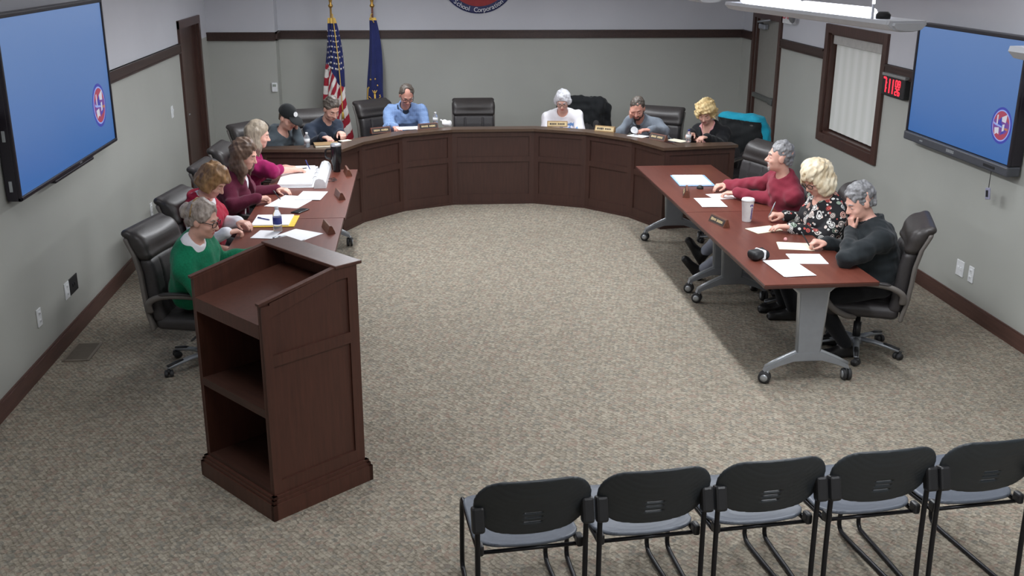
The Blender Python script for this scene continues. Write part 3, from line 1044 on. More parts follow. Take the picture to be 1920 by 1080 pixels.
def panelled(a, b, name, mats, parent, base, z0=0.0, z1=DZ - 0.03, split=0.62, th=0.03, edge=0.055, inward=1):
    """stile and rail panelling between plan points a and b, with recessed fields"""
    a = Vector((a[0], a[1], 0)) - Vector(base); b = Vector((b[0], b[1], 0)) - Vector(base)
    L = (b - a).length
    ang = math.atan2((b - a).y, (b - a).x)
    R = rotz(ang)
    n = Vector((-math.sin(ang), math.cos(ang), 0)) * inward
    mid = (a + b) / 2
    ex = (b - a).normalized()
    H = z1 - z0
    mb = MB()
    mb.box(mid + n * (th * 0.5 + 0.012) + Vector((0, 0, z0 + H / 2)), (L, th, H), R)
    zs = z0 + H * split
    for (zc, hh) in ((z0 + 0.06, 0.12), (zs, 0.06), (z1 - 0.03, 0.06)):
        mb.box(mid + n * 0.006 + Vector((0, 0, zc)), (L, 0.013, hh), R)
    for s_ in (-1, 1):
        mb.box(mid + ex * (s_ * (L / 2 - edge / 2)) + n * 0.0055 + Vector((0, 0, z0 + H / 2)), (edge, 0.014, H), R)
    # small bead round every field
    for (za, zb) in ((z0 + 0.12, zs - 0.03), (zs + 0.03, z1 - 0.06)):
        for zc in (za, zb):
            mb.box(mid + n * 0.012 + Vector((0, 0, zc)), (L - 2 * edge, 0.009, 0.009), R)
        for s_ in (-1, 1):
            mb.box(mid + ex * (s_ * (L / 2 - edge)) + n * 0.012 + Vector((0, 0, (za + zb) / 2)), (0.009, 0.009, zb - za), R)
    return mb.build(name, mats, parent)
for i in range(len(INNER) - 1):
    panelled(INNER[i], INNER[i + 1], 'front_panel', MAT['dais'], dais, DB)
panelled(LEND, INNER[0], 'end_panel', MAT['dais'], dais, DB)
panelled(INNER[-1], REND, 'end_panel', MAT['dais'], dais, DB)
# a plinth line along the foot
m = MB()
for i in range(len(INNER) - 1):
    a = Vector((INNER[i][0], INNER[i][1], 0)) - DB; b = Vector((INNER[i + 1][0], INNER[i + 1][1], 0)) - DB
    ang = math.atan2((b - a).y, (b - a).x)
    m.box((a + b) / 2 + Vector((math.sin(ang), -math.cos(ang), 0)) * 0.004 + Vector((0, 0, 0.012)), ((b - a).length, 0.012, 0.024), rotz(ang))
m.build('plinth', MAT['dais'], dais)
for i in range(1, len(INNER) - 1):
    m = MB()
    a = Vector((INNER[i][0], INNER[i][1], 0)) - DB; o = Vector((OUT[i][0], OUT[i][1], 0)) - DB
    d_ = (o - a); ang = math.atan2(d_.y, d_.x)
    m.box(a + d_ * 0.45 + Vector((0, 0, (WT - 0.04) / 2)), (d_.length * 0.6, 0.025, WT - 0.04), rotz(ang))
    m.build('support_panel', MAT['dais'], dais)

# ------------------------------------------------------------------ lectern (podium)
# local frame: x along the open side (left corner -> front corner), y towards the board
PB = Vector((-0.785, 4.76, 0)); PR_ = Vector((-0.335, 5.22, 0)); PL_ = Vector((-1.255, 5.31, 0))
pa = math.atan2((PB - PL_).y, (PB - PL_).x)
pod_c = PB + rotz(pa) @ Vector((-(PB - PL_).length / 2, (PR_ - PB).length / 2, 0))
pod = thing('lectern', 'tall dark wood lectern with two open shelves standing on the carpet', 'lectern', (pod_c.x, pod_c.y, 0), pa)
bw, bd = (PB - PL_).length, (PR_ - PB).length      # base plan size
w, d_ = bw - 0.07, bd - 0.06                        # body plan size
F = -d_ / 2                                         # open (speaker) side at -y
Bk = d_ / 2
m = MB()
for zc, hh, o in ((0.045, 0.09, 0.0), (0.10, 0.02, 0.015), (0.118, 0.018, 0.03)):
    yy = 0.0
    m.box((0, bd / 2 - 0.012 - o / 2, zc), (bw - o, 0.024, hh))
    m.box((0, -bd / 2 + 0.012 + o / 2, zc), (bw - o, 0.024, hh))
    for s_ in (-1, 1):
        m.box((s_ * (bw / 2 - 0.012 - o / 2), 0, zc), (0.024, bd - o, hh))
m.box((0, 0, 0.112), (bw - 0.04, bd - 0.04, 0.02))
m.build('base_moulding', MAT['podium'], pod)
zf, zb = 1.163, 1.252
def side_panel(s_):
    mb = MB()
    x = s_ * (w / 2 - 0.014)
    pts = [(F, 0.12), (Bk, 0.12), (Bk, zb), (Bk - 0.13, zb), (F, zf)]
    mb.prism([(x - 0.011, y, z) for y, z in pts], (0.022, 0, 0))
    xo = s_ * (w / 2 - 0.001)
    def bar(y0, y1, z0, z1):
        mb.box((xo, (y0 + y1) / 2, (z0 + z1) / 2), (0.016, y1 - y0, z1 - z0))
    bar(Bk - 0.06, Bk, 0.12, zb - 0.002)
    bar(F, F + 0.05, 0.12, zf - 0.01)
    bar(F + 0.05, Bk - 0.06, 0.12, 0.2)
    bar(F + 0.05, Bk - 0.06, 0.83, 0.89)
    pt = [(F + 0.05, zf - 0.075), (F + 0.05, zf - 0.0), (Bk - 0.13, zb - 0.002), (Bk - 0.06, zb - 0.002), (Bk - 0.06, zb - 0.06), (Bk - 0.13, zb - 0.06)]
    mb.prism([(xo - 0.008, y, z) for y, z in pt], (0.016, 0, 0))
    for (za, zb_) in ((0.2, 0.83),):
        for z in (za, zb_):
            mb.box((xo - s_ * 0.006, (F + Bk) / 2 - 0.005, z), (0.014, Bk - F - 0.11, 0.008))
    return mb.build('side_panel', MAT['podium'], pod)
side_panel(1); side_panel(-1)
m = MB()
m.box((0, Bk - 0.011, 0.685), (w - 0.05, 0.022, 1.13))
for zc, hh in ((0.16, 0.08), (0.86, 0.06), (1.21, 0.07)):
    m.box((0, Bk - 0.001, zc), (w, 0.012, hh))
for s_ in (-1, 1):
    m.box((s_ * (w / 2 - 0.03), Bk - 0.0005, 0.685), (0.06, 0.012, 1.13))
m.build('back_panel', MAT['podium'], pod)
m = MB()
m.box((0, Bk - 0.055, zb + 0.008), (w + 0.03, 0.17, 0.018), None, 0, 0.004)
for s_ in (-1, 1):
    a = Vector((s_ * (w / 2 - 0.006), F - 0.012, zf + 0.003)); b = Vector((s_ * (w / 2 - 0.006), Bk - 0.12, zb + 0.006))
    dd = b - a
    m.box((a + b) / 2, (0.032, dd.length, 0.014), Matrix.Rotation(math.atan2(dd.z, dd.y), 3, 'X'))
m.build('top_ledge', MAT['podium'], pod)
m = MB()
a = Vector((0, F + 0.0, 1.045)); b = Vector((0, Bk - 0.03, 1.125))
dd = b - a
m.box((a + b) / 2, (w - 0.05, dd.length, 0.022), Matrix.Rotation(math.atan2(dd.z, dd.y), 3, 'X'))
m.box((0, F + 0.008, 1.018), (w - 0.05, 0.018, 0.075))
m.build('reading_board', MAT['podium'], pod)
for z in (0.59, 0.135):
    m = MB()
    m.box((0, 0.0, z), (w - 0.05, d_ - 0.03, 0.02)).box((0, F + 0.01, z - 0.012), (w - 0.05, 0.02, 0.045))
    m.build('shelf', MAT['podium_d'], pod)

# ------------------------------------------------------------------ folding training tables
def caster_mesh(r=0.036, mats=None, parent=None, at=(0, 0, 0), ang=0.0, name='caster'):
    m = MB()
    R = rotz(ang)
    c = Vector(at)
    ax = R @ Vector((0, 1, 0))
    for s_ in (-1, 1):
        p = c + ax * (s_ * 0.017) + Vector((0, 0, r))
        m.lathe([(r * 0.5, -0.011), (r * 0.94, -0.011), (r, -0.006), (r, 0.006), (r * 0.94, 0.011), (r * 0.5, 0.011)], p, 18, 0, ax)
        m.lathe([(r * 0.62, 0.0), (r * 0.62, 0.0125), (r * 0.2, 0.014)], p, 14, 1, ax * s_)
    m.tube([c + Vector((0, 0, r)), c + R @ Vector((0.012, 0, r * 1.6)), c + R @ Vector((0.02, 0, r * 2.3))], 0.013, 8, 1)
    return m.build(name, mats or [MAT['rubber'], MAT['silver_lt']], parent)
TH = 0.745
def make_table(label, x0, x1, y0, y1, zrot=0.0, group='folding tables'):
    cx, cy = (x0 + x1) / 2, (y0 + y1) / 2
    t = thing('folding_table', label, 'table', (cx, cy, 0), zrot, group)
    wx, wy = x1 - x0, y1 - y0
    m = MB().box((0, 0, TH - 0.0035), (wx - 0.004, wy - 0.004, 0.007), None, 0).box((0, 0, TH - 0.018), (wx, wy - 0.002, 0.026), None, 1, 0.005)
    m.build('tabletop', [MAT['table'], MAT['tedge']], t)
    MB().box((0, 0, TH - 0.07), (0.06, wy - 0.4, 0.05), None, 0, 0.008).build('cross_beam', MAT['silver'], t)
    for sy in (-1, 1):
        y = sy * (wy / 2 - 0.13)
        m = MB()
        pts = [(-0.075, 0.2), (0.075, 0.2), (0.095, TH - 0.1), (0.16, TH - 0.035), (-0.16, TH - 0.035), (-0.095, TH - 0.1)]
        m.prism([(a, y - 0.02, b) for a, b in pts], (0, 0.04, 0), 0)
        for s_ in (-1, 1):
            m.tube([(s_ * 0.075, y, 0.2), (s_ * 0.098, y, TH - 0.1), (s_ * 0.16, y, TH - 0.04)], 0.016, 8, 1)
        foot = [(-0.30, 0.085), (-0.29, 0.115), (-0.2, 0.165), (-0.09, 0.215), (0.09, 0.215), (0.2, 0.165), (0.29, 0.115), (0.30, 0.085), (0.2, 0.125), (0.1, 0.155), (0.0, 0.162), (-0.1, 0.155), (-0.2, 0.125)]
        for i0, i1, i2, i3 in ((0, 1, 2, 12), (2, 3, 11, 12), (3, 4, 9, 11), (4, 5, 8, 9), (5, 6, 7, 8)):
            m.prism([(foot[i][0], y - 0.022, foot[i][1]) for i in (i0, i1, i2, i3)], (0, 0.044, 0), 0)
        m.prism([(foot[i][0], y - 0.022, foot[i][1]) for i in (9, 10, 11)], (0, 0.044, 0), 0)
        m.tube([(foot[i][0], y, foot[i][1] + 0.004) for i in range(1, 7)], 0.014, 8, 1)
        leg = m.build('leg', [MAT['silver'], MAT['silver_lt']], t)
        for s_ in (-1, 1):
            caster_mesh(0.042, None, leg, (s_ * 0.29, y, 0), 0.5 + s_)
    return t
make_table('wood top folding table with white cup and pouch, near end of right side', 2.205, 2.985, 6.2, 8.165, 0.012)
make_table('wood top folding table with blue edged folder, far end of right side', 2.185, 2.965, 8.17, 10.12, 0.012)
make_table('wood top folding table with water bottle behind the lectern', -1.395, -0.615, 6.22, 8.185, 0.0)
make_table('wood top folding table carrying the big white binder', -1.385, -0.605, 8.19, 10.14, 0.0)

# ------------------------------------------------------------------ executive chair (faces +x)
SPX = [-0.235, -0.262, -0.275, -0.285, -0.315, -0.355, -0.375]
SPZ = [0.42, 0.55, 0.70, 0.85, 1.0, 1.10, 1.17]
def spx(z): return np.interp(z, SPZ, SPX)
def exec_meshes():
    h = 0.008
    out = {}
    s = SDF((-0.27, -0.28, 0.36), (0.3, 0.28, 0.54), h)
    s.box((0.0, 0, 0.445), (0.25, 0.255, 0.055), None, 0.045)
    s.ell((0.0, 0, 0.475), (0.25, 0.24, 0.045), None, 0.03)
    s.cone((0.225, -0.2, 0.44), (0.225, 0.2, 0.44), 0.055, None, 0.03)
    for y in (-0.12, 0.12):
        s.cone((-0.2, y, 0.525), (0.24, y, 0.515), 0.012, None, 0.012, 'sub')
    out['seat'] = s
    # back cushion: bent rounded slab
    def bent(lo, hi, zc, half, rad, dx):
        s = SDF(lo, hi, h)
        X = s.ax[0][:, None, None]; Y = s.ax[1][None, :, None]; Z = s.ax[2][None, None, :]
        xc = spx(Z) + dx + 0.35 * Y * Y
        q = [np.abs(X - xc) - (half[0] - rad), np.abs(Y) - (half[1] - rad), np.abs(Z - zc) - (half[2] - rad)]
        d = np.sqrt(sum(np.maximum(a, 0) ** 2 for a in q)) + np.minimum(np.maximum(np.maximum(q[0], q[1]), q[2]), 0) - rad
        s.D = d.astype(np.float32)
        return s
    s = bent((-0.42, -0.3, 0.4), (-0.1, 0.3, 1.02), 0.71, (0.05, 0.255, 0.265), 0.045, 0.01)
    for y in (-0.11, 0.11):
        pts = [(spx(z) + 0.01 + 0.05 + 0.35 * y * y, y, z) for z in (0.5, 0.65, 0.8, 0.93)]
        for a, b in zip(pts, pts[1:]):
            s.cone(a, b, 0.01, None, 0.012, 'sub')
    out['backrest'] = s
    s = bent((-0.48, -0.31, 0.9), (-0.2, 0.31, 1.24), 1.065, (0.06, 0.268, 0.115), 0.055, 0.008)
    s.cone((spx(1.08) + 0.035, -0.2, 1.08), (spx(1.08) + 0.035, 0.2, 1.08), 0.055, None, 0.04)
    s.cone((spx(1.165) - 0.02, -0.235, 1.165), (spx(1.165) - 0.02, 0.235, 1.165), 0.032, None, 0.03)
    out['headrest'] = s
    s = bent((-0.5, -0.31, 0.36), (-0.15, 0.31, 1.2), 0.76, (0.016, 0.272, 0.375), 0.014, -0.052)
    out['back_shell'] = s
    r = {}
    for k, v in out.items():
        V, Q = v.mesh(k)
        V = relax(V, Q, 1)
        r[k] = mesh_from(k, V, Q)
    return r
EXM = exec_meshes()
def make_exec(label):
    t = thing('office_chair', label, 'chair', (0, 0, 0), 0, 'dark leather office chairs')
    link('seat', EXM['seat'], MAT['leather2'], t)
    link('backrest', EXM['backrest'], MAT['leather2'], t)
    link('headrest', EXM['headrest'], MAT['leather'], t)
    link('back_shell', EXM['back_shell'], MAT['armplastic'], t)
    for s_ in (-1, 1):
        y = s_ * 0.30
        path = smooth_path([(-0.26, s_ * 0.272, 0.55), (-0.25, s_ * 0.295, 0.635), (-0.16, y, 0.69), (0.0, y, 0.705), (0.15, y, 0.69), (0.245, y, 0.63), (0.25, y, 0.55), (0.19, y, 0.47), (0.1, s_ * 0.285, 0.415), (0.04, s_ * 0.22, 0.388)], 5)
        m = MB().tube(path, 0.021, 10, 0, False, (1.15, 0.8))
        a = m.build('armrest', MAT['armplastic'], t)
        pad = smooth_path([(-0.17, y, 0.71), (0.0, y, 0.724), (0.15, y, 0.709)], 5)
        MB().tube(pad, [0.01] + [0.02] * 9 + [0.012], 8, 0, False, (1.2, 0.6)).build('arm_pad', MAT['armpad'], a)
    m = MB().box((0.0, 0, 0.378), (0.26, 0.3, 0.03), None, 0, 0.01).box((-0.02, 0, 0.355), (0.2, 0.12, 0.03), None, 0, 0.01)
    m.tube([(0.02, 0.0, 0.36), (0.03, -0.2, 0.35), (0.02, -0.28, 0.335)], 0.008, 8)
    m.build('tilt_mechanism', MAT['blackplastic'], t)
    MB().lathe([(0.028, 0.1), (0.028, 0.26), (0.018, 0.262), (0.018, 0.36)], (0, 0, 0), 14).build('gas_lift', MAT['blackplastic'], t)
    m = MB().lathe([(0.03, 0.075), (0.048, 0.08), (0.048, 0.125), (0.034, 0.135)], (0, 0, 0), 18)
    tips = []
    for k in range(5):
        a = 2 * PI * k / 5 + 0.3
        c, s_ = math.cos(a), math.sin(a)
        path = [(c * r, s_ * r, z) for r, z in ((0.03, 0.115), (0.14, 0.11), (0.24, 0.092), (0.315, 0.074))]
        m.tube(path, [0.026, 0.024, 0.021, 0.017], 8, 0, False, (1.0, 0.75))
        path = [(c * r, s_ * r, z) for r, z in ((0.2, 0.113), (0.25, 0.106), (0.318, 0.09))]
        m.tube(path, [0.014, 0.018, 0.014], 8, 1, False, (1.0, 0.55))
        tips.append((c * 0.31, s_ * 0.31, a))
    m.build('star_base', [MAT['silver'], MAT['blackplastic']], t)
    for x, y, a in tips:
        caster_mesh(0.029, [MAT['rubber'], MAT['blackplastic']], t, (x, y, 0), a + 1.1)
    return t
exec0 = [None]
EXLAB = []
def exec_chair(x, y, deg, label):
    if exec0[0] is None:
        exec0[0] = make_exec(label)
        o = exec0[0]
    else:
        o = copy_tree(exec0[0])
        o['label'] = label
    o.location = (x, y, 0)
    o.rotation_euler = (0, 0, math.radians(deg))
    return o

# ------------------------------------------------------------------ stacking chairs (face +x)
def stack_meshes():
    h = 0.007
    # back shell: curved plastic sheet, widest in the middle, rounded corners
    s = SDF((-0.4, -0.27, 0.48), (-0.05, 0.27, 0.86), h)
    X = s.ax[0][:, None, None]; Y = s.ax[1][None, :, None]; Z = s.ax[2][None, None, :]
    xc = -0.235 - 0.30 * (Z - 0.62) + 0.55 * (0.235 ** 2 - Y * Y) * -1.0 + 0.08 * np.maximum(Z - 0.74, 0)
    zc, hz, hy, rad = 0.70 + 0.0 * Y, 0.115, 0.243, 0.105
    bow = 0.055 * (1 - (Y / 0.24) ** 2)
    zz = np.where(Z < 0.70, (Z - 0.70) / (1 + bow / 0.125 * 0.9), Z - 0.70 - 0.01 * (1 - (Y / 0.24) ** 2))
    q0 = np.abs(Y) - (hy - rad); q1 = np.abs(zz) - (hz - rad)
    d2 = np.sqrt(np.maximum(q0, 0) ** 2 + np.maximum(q1, 0) ** 2) + np.minimum(np.maximum(q0, q1), 0) - rad
    dx = np.abs(X - xc) - 0.008
    d = np.minimum(np.maximum(d2, dx), 0) + np.sqrt(np.maximum(d2 + 0.006, 0) ** 2 + np.maximum(dx + 0.006, 0) ** 2) - 0.006
    s.D = d.astype(np.float32)
    for z in (0.61, 0.635, 0.66):
        s.box((-0.235 - 0.3 * (z - 0.62) - 0.03, 0, z), (0.06, 0.04, 0.003), None, 0.0025, 0, 'sub')
    a = s
    # seat: dished sheet rolling down at the front, up at the back
    s = SDF((-0.32, -0.27, 0.38), (0.31, 0.27, 0.58), h)
    X = s.ax[0][:, None, None]; Y = s.ax[1][None, :, None]; Z = s.ax[2][None, None, :]
    zc = 0.475 - 0.02 * (1 - (Y / 0.24) ** 2) + np.where(X > 0.16, -1.6 * (X - 0.16) ** 2, 0) + np.where(X < -0.1, 1.5 * (X + 0.1) ** 2, 0)
    q0 = np.abs(X - 0.025) - (0.25 - 0.09) - 0.03 * (Y / 0.24) ** 2 * -1; q1 = np.abs(Y) - (0.224 - 0.09)
    d2 = np.sqrt(np.maximum(q0, 0) ** 2 + np.maximum(q1, 0) ** 2) + np.minimum(np.maximum(q0, q1), 0) - 0.09
    dz = np.abs(Z - zc) - 0.009
    s.D = (np.minimum(np.maximum(d2, dz), 0) + np.sqrt(np.maximum(d2 + 0.006, 0) ** 2 + np.maximum(dz + 0.006, 0) ** 2) - 0.006).astype(np.float32)
    b = s
    r = []
    for nm, v in (('back_shell', a), ('seat', b)):
        V, Q = v.mesh(nm)
        V = relax(V, Q, 1)
        r.append(mesh_from(nm, V, Q))
    return r
STM = stack_meshes()
def make_stack(label):
    t = thing('stacking_chair', label, 'chair', (0, 0, 0), 0, 'row of stacking chairs')
    link('back_shell', STM[0], MAT['shell'], t)
    link('seat', STM[1], MAT['shell_lit'], t)
    for s_ in (-1, 1):
        y = s_ * 0.225
        m = MB().box((-0.272, y, 0.645), (0.05, 0.052, 0.11), Matrix.Rotation(0.28, 3, 'Y'), 0, 0.012)
        m.build('bracket', MAT['blackplastic'], t)
        path = smooth_path([(-0.262, y, 0.66), (-0.258, y, 0.56), (-0.262, y, 0.3), (-0.272, y, 0.06), (-0.262, y, 0.018), (-0.22, y * 0.99, 0.012), (0.1, y * 0.93, 0.012), (0.30, y * 0.9, 0.012), (0.36, y * 0.9, 0.025), (0.372, y * 0.9, 0.09), (0.33, y * 0.92, 0.3), (0.285, y * 0.94, 0.415), (0.23, y * 0.94, 0.44), (0.05, y * 0.94, 0.436), (-0.2, y * 0.94, 0.452)], 5)
        MB().tube(path, 0.0115, 8).build('sled_leg', MAT['tube'], t)
        MB().box((-0.215, y * 0.93, 0.474), (0.05, 0.03, 0.05), None, 0, 0.01).build('seat_clip', MAT['blackplastic'], t)
    for xb in (-0.2, 0.15):
        MB().tube([(xb, -0.21, 0.446), (xb, 0.21, 0.446)], 0.009, 8).build('cross_bar', MAT['tube'], t)
    return t
# ------------------------------------------------------------------ people
def nv(v):
    v = np.array(v, float)
    return v / max(np.linalg.norm(v), 1e-9)
UP = np.array([0, 0, 1.0])

def skin(name, c):
    t = NT(name)
    n = t.noise(t.coord(), 35.0, 3)
    a = lin(c)
    t.set(Base_Color=t.ramp(n, [(0.3, tuple(x * 0.94 for x in a[:3]) + (1,)), (0.7, tuple(min(1, x * 1.05) for x in a[:3]) + (1,))]), Roughness=0.5)
    t.b.inputs['Subsurface Weight'].default_value = 0.06
    t.b.inputs['Subsurface Radius'].default_value = (0.02, 0.008, 0.004)
    return t.m
def hairmat(name, dark, light, rough=0.5, scale=60):
    t = NT(name)
    n = t.noise(t.coord((1, 1, 0.25)), scale, 4, 0.7)
    b = t.noise(t.coord(), 14, 2)
    f = t.math('ADD', t.math('MULTIPLY', n, 0.6), t.math('MULTIPLY', b, 0.4))
    t.set(Base_Color=t.ramp(f, [(0.35, lin(dark)), (0.65, lin(light))]), Roughness=rough)
    t.bump(n, 0.5, 0.004)
    return t.m
MAT['skin'] = skin('skin_fair', (222, 172, 154))
MAT['skin_r'] = skin('skin_ruddy', (214, 156, 138))
MAT['lip'] = plain('lips', (196, 122, 114), 0.5)
MAT['eye'] = plain('eye_white', (225, 222, 218), 0.25)
MAT['iris'] = plain('iris_dark', (58, 46, 40), 0.25)
MAT['shoe'] = plain('black_shoe', (26, 25, 26), 0.4)
MAT['spec'] = plain('spectacle_frame', (44, 36, 36), 0.35)
MAT['spec_m'] = plain('spectacle_metal', (120, 112, 108), 0.3, 0.6)

class Fig:
    pass

def ik(S, W, l1, l2, pole):
    S, W, pole = map(lambda v: np.array(v, float), (S, W, pole))
    d = W - S
    L = np.linalg.norm(d)
    if L > (l1 + l2) * 0.995:
        k = L / ((l1 + l2) * 0.99)
        l1, l2 = l1 * k, l2 * k
    u = d / L
    a = (l1 * l1 - l2 * l2 + L * L) / (2 * L)
    hgt = math.sqrt(max(l1 * l1 - a * a, 0))
    p = pole - u * (pole @ u)
    return S + u * a + nv(p) * hgt

def finger_chain(root, d, n, lens, curl):
    """points of a finger that bends towards the palm side n"""
    pts = [root]
    ang = 0
    for L, c in zip(lens, curl):
        ang += c
        dr = d * math.cos(ang) + n * math.sin(ang)
        pts.append(pts[-1] + dr * L)
    return pts

def add_hand(s, W, d, n, side, curl=0.4, spread=0.12, sc=1.0, thumb=0.5):
    """W wrist, d pointing from wrist to knuckles, n the way the palm faces, side +1 when the thumb is on d x n side"""
    d = nv(d); n = nv(n - d * (n @ d)); t = np.cross(d, n) * side
    R = np.stack([d, t, n])
    s.cone(W - d * 0.02, W + d * 0.02, 0.026 * sc, 0.027 * sc, 0.015, 'add', (n, 0.75))
    s.box(W + d * 0.052 * sc, (0.050 * sc, 0.040 * sc, 0.0135 * sc), R, 0.013 * sc, 0.016)
    s.ell(W + d * 0.03 * sc + t * 0.022 * sc + n * 0.006, (0.032 * sc, 0.02 * sc, 0.016 * sc), R, 0.012)
    tips = []
    for i, (o, L) in enumerate(((0.030, 0.074), (0.0105, 0.082), (-0.0095, 0.076), (-0.028, 0.060))):
        root = W + d * (0.094 - 0.005 * abs(i - 1)) * sc + t * o * sc
        fd = nv(d + t * (0.10 - 0.075 * i) * spread * 8 * 0.3)
        c = curl * (1.0 + 0.12 * i)
        pts = finger_chain(root, fd, n, (L * 0.46 * sc, L * 0.31 * sc, L * 0.23 * sc), (c * 0.7, c * 0.9, c * 0.6))
        r = [0.0098, 0.0092, 0.0085, 0.0075]
        for j in range(3):
            s.cone(pts[j], pts[j + 1], r[j] * sc, r[j + 1] * sc, 0.005)
        tips.append(pts[-1])
    root = W + d * 0.022 * sc + t * 0.032 * sc + n * 0.006
    td = nv(d * 0.75 + t * (0.75 - thumb * 0.5) + n * (0.15 + thumb * 0.4))
    p1 = root + td * 0.042 * sc
    td2 = nv(td + d * 0.5 - t * 0.25 * thumb + n * 0.15 * thumb)
    p2 = p1 + td2 * 0.030 * sc
    p3 = p2 + nv(td2 + d * 0.3) * 0.024 * sc
    s.cone(root, p1, 0.0145 * sc, 0.0115 * sc, 0.010)
    s.cone(p1, p2, 0.011 * sc, 0.0098 * sc, 0.004)
    s.cone(p2, p3, 0.0098 * sc, 0.008 * sc, 0.004)
    return tips, p3

def person(label, hip, yaw, head, hyaw, hpitch, hands, hroll=0.0, sw=0.185, girth=1.0, hs=1.0, bust=0.0, seat_z=0.475,
           skinmat='skin', face='', feet=None, base_z=0.0, neckf=0.055, twist=0.0, knees=None):
    F = Fig()
    ya = math.radians(yaw)
    f = np.array([math.cos(ya), math.sin(ya), 0]); l = np.array([-math.sin(ya), math.cos(ya), 0])
    F.f, F.l = f, l
    HC = np.array(head, float)
    HP = np.array([hip[0], hip[1], seat_z + 0.105])
    hy = math.radians(hyaw); hp = math.radians(hpitch); hr = math.radians(hroll)
    hf0 = np.array([math.cos(hy), math.sin(hy), 0]); hl = np.array([-math.sin(hy), math.cos(hy), 0])
    hf = hf0 * math.cos(hp) - UP * math.sin(hp)
    hu = hf0 * math.sin(hp) + UP * math.cos(hp)
    hl, hu = hl * math.cos(hr) + hu * math.sin(hr), hu * math.cos(hr) - hl * math.sin(hr)
    F.hf, F.hl, F.hu, F.HC = hf, hl, hu, HC
    N = HC - hu * 0.10 * hs - UP * 0.06 - f * neckf
    t = nv(N - HP)
    TL = np.linalg.norm(N - HP)
    F.TL = TL
    ty = ya + math.radians(twist)
    tl0 = np.array([-math.sin(ty), math.cos(ty), 0])
    tl = nv(tl0 - t * (tl0 @ t)); tf = np.cross(tl, t)
    F.N, F.HP, F.t, F.tl, F.tf = N, HP, t, tl, tf
    g = girth
    base = np.array([hip[0], hip[1], base_z])
    F.base = base
    root = thing('person', label, 'person', tuple(base))
    F.root = root
    # joints
    SH = {1: N - t * 0.10 + tl * sw * 0.95 - tf * 0.005, -1: N - t * 0.10 - tl * sw * 0.95 - tf * 0.005}
    F.SH = SH; F.EL = {}; F.WR = {}; F.HD = hands
    for sd, H in hands.items():
        if 'face' in H:
            a_ = H['face']
            H['w'] = HC + (hl * a_[0] + hf * a_[1] + hu * a_[2]) * hs
        H['w'] = np.array(H['w'], float)
        for k_ in ('d', 'n'):
            if k_ + 'h' in H:
                a_ = H[k_ + 'h']; H[k_] = hl * a_[0] + hf * a_[1] + hu * a_[2]
        pole = np.array(H.get('pole', -UP * 1.0 + l * sd * 0.5 - f * 0.4), float)
        if 'e' in H:
            F.EL[sd] = np.array(H['e'], float)
        else:
            e0 = SH[sd] - UP * 0.215 - f * 0.05 + l * sd * 0.05
            v_ = H['w'] - e0
            L_e = np.linalg.norm(v_)
            if L_e > 0.27:
                e0 = e0 + v_ / L_e * (L_e - 0.27) * 0.85
            elif L_e < 0.2:
                e0 = e0 - nv(v_ * np.array([1, 1, 0.0])) * (0.2 - L_e)
            F.EL[sd] = e0
        F.WR[sd] = H['w']
    # legs
    F.KN, F.AN, F.FT = {}, {}, {}
    for sd in (1, -1):
        hj = HP + l * sd * 0.095 - UP * 0.01
        if feet is None:
            an = hj + f * 0.40 + l * sd * 0.02; an[2] = base_z + 0.095
            fd = f + l * sd * 0.15
            kn = hj + f * 0.43 + l * sd * 0.02; kn[2] = base_z + 0.50
        else:
            an = np.array(feet[sd][0], float); fd = np.array(feet[sd][1], float)
            kn = ik(hj, an, 0.43, 0.41, UP + f * 0.4) if knees is None else np.array(knees[sd], float)
        F.KN[sd], F.AN[sd], F.FT[sd] = kn, an, nv(fd)
    F.HJ = {sd: HP + l * sd * 0.095 - UP * 0.01 for sd in (1, -1)}
    pts = np.array([HP, N, HC + hu * 0.16, HC - hu * 0.1 + hf * 0.1] + list(SH.values()) + list(F.EL.values()) + list(F.WR.values()) + list(F.KN.values()) + list(F.AN.values()))
    F.pts = pts
    # ---------------- body: one skin surface from head to feet
    lo = pts.min(0) - 0.24; hi = pts.max(0) + 0.24; lo[2] = max(lo[2], base_z); 
    s = SDF(lo, hi, 0.006)
    Rt = np.stack([tl, tf, t])
    s.ell(HP + t * 0.0, (0.150 * g, 0.115 * g, 0.11), Rt, 0.04)
    s.ell(HP + t * TL * 0.32, (0.135 * g, 0.10 * g, 0.16), Rt, 0.05)
    s.ell(HP + t * TL * 0.66, (0.155 * g, 0.11 * g, 0.18), Rt, 0.05)
    s.cone(SH[1] - tl * 0.03, SH[-1] + tl * 0.03, 0.052, None, 0.05)
    s.cone(N - t * 0.05, N + (HC - N) * 0.55, 0.056 * hs + 0.004 * (g - 1), 0.052 * hs, 0.035)
    for sd in (1, -1):
        E, Wr = F.EL[sd], F.WR[sd]
        s.cone(SH[sd], E, 0.046, 0.036, 0.03)
        fd = nv(Wr - E)
        s.cone(E, E + (Wr - E) * 0.4, 0.037, 0.038, 0.015)
        s.cone(E + (Wr - E) * 0.4, Wr, 0.037, 0.025, 0.015)
        H = hands[sd]
        F.tips = getattr(F, 'tips', {})
        F.tips[sd] = add_hand(s, Wr, np.array(H.get('d', fd), float), np.array(H.get('n', -UP), float), H.get('side', 0) or thumb_side(sd, H, fd), H.get('curl', 0.45), H.get('spread', 0.12), H.get('sc', 0.94), H.get('thumb', 0.5))
        s.cone(F.HJ[sd], F.KN[sd], 0.072 * g, 0.05, 0.03)
        s.cone(F.KN[sd], F.AN[sd], 0.048, 0.036, 0.02)
        sh_ = nv(F.KN[sd] - F.AN[sd]); so_ = nv(sh_ - F.FT[sd] * (sh_ @ F.FT[sd]))
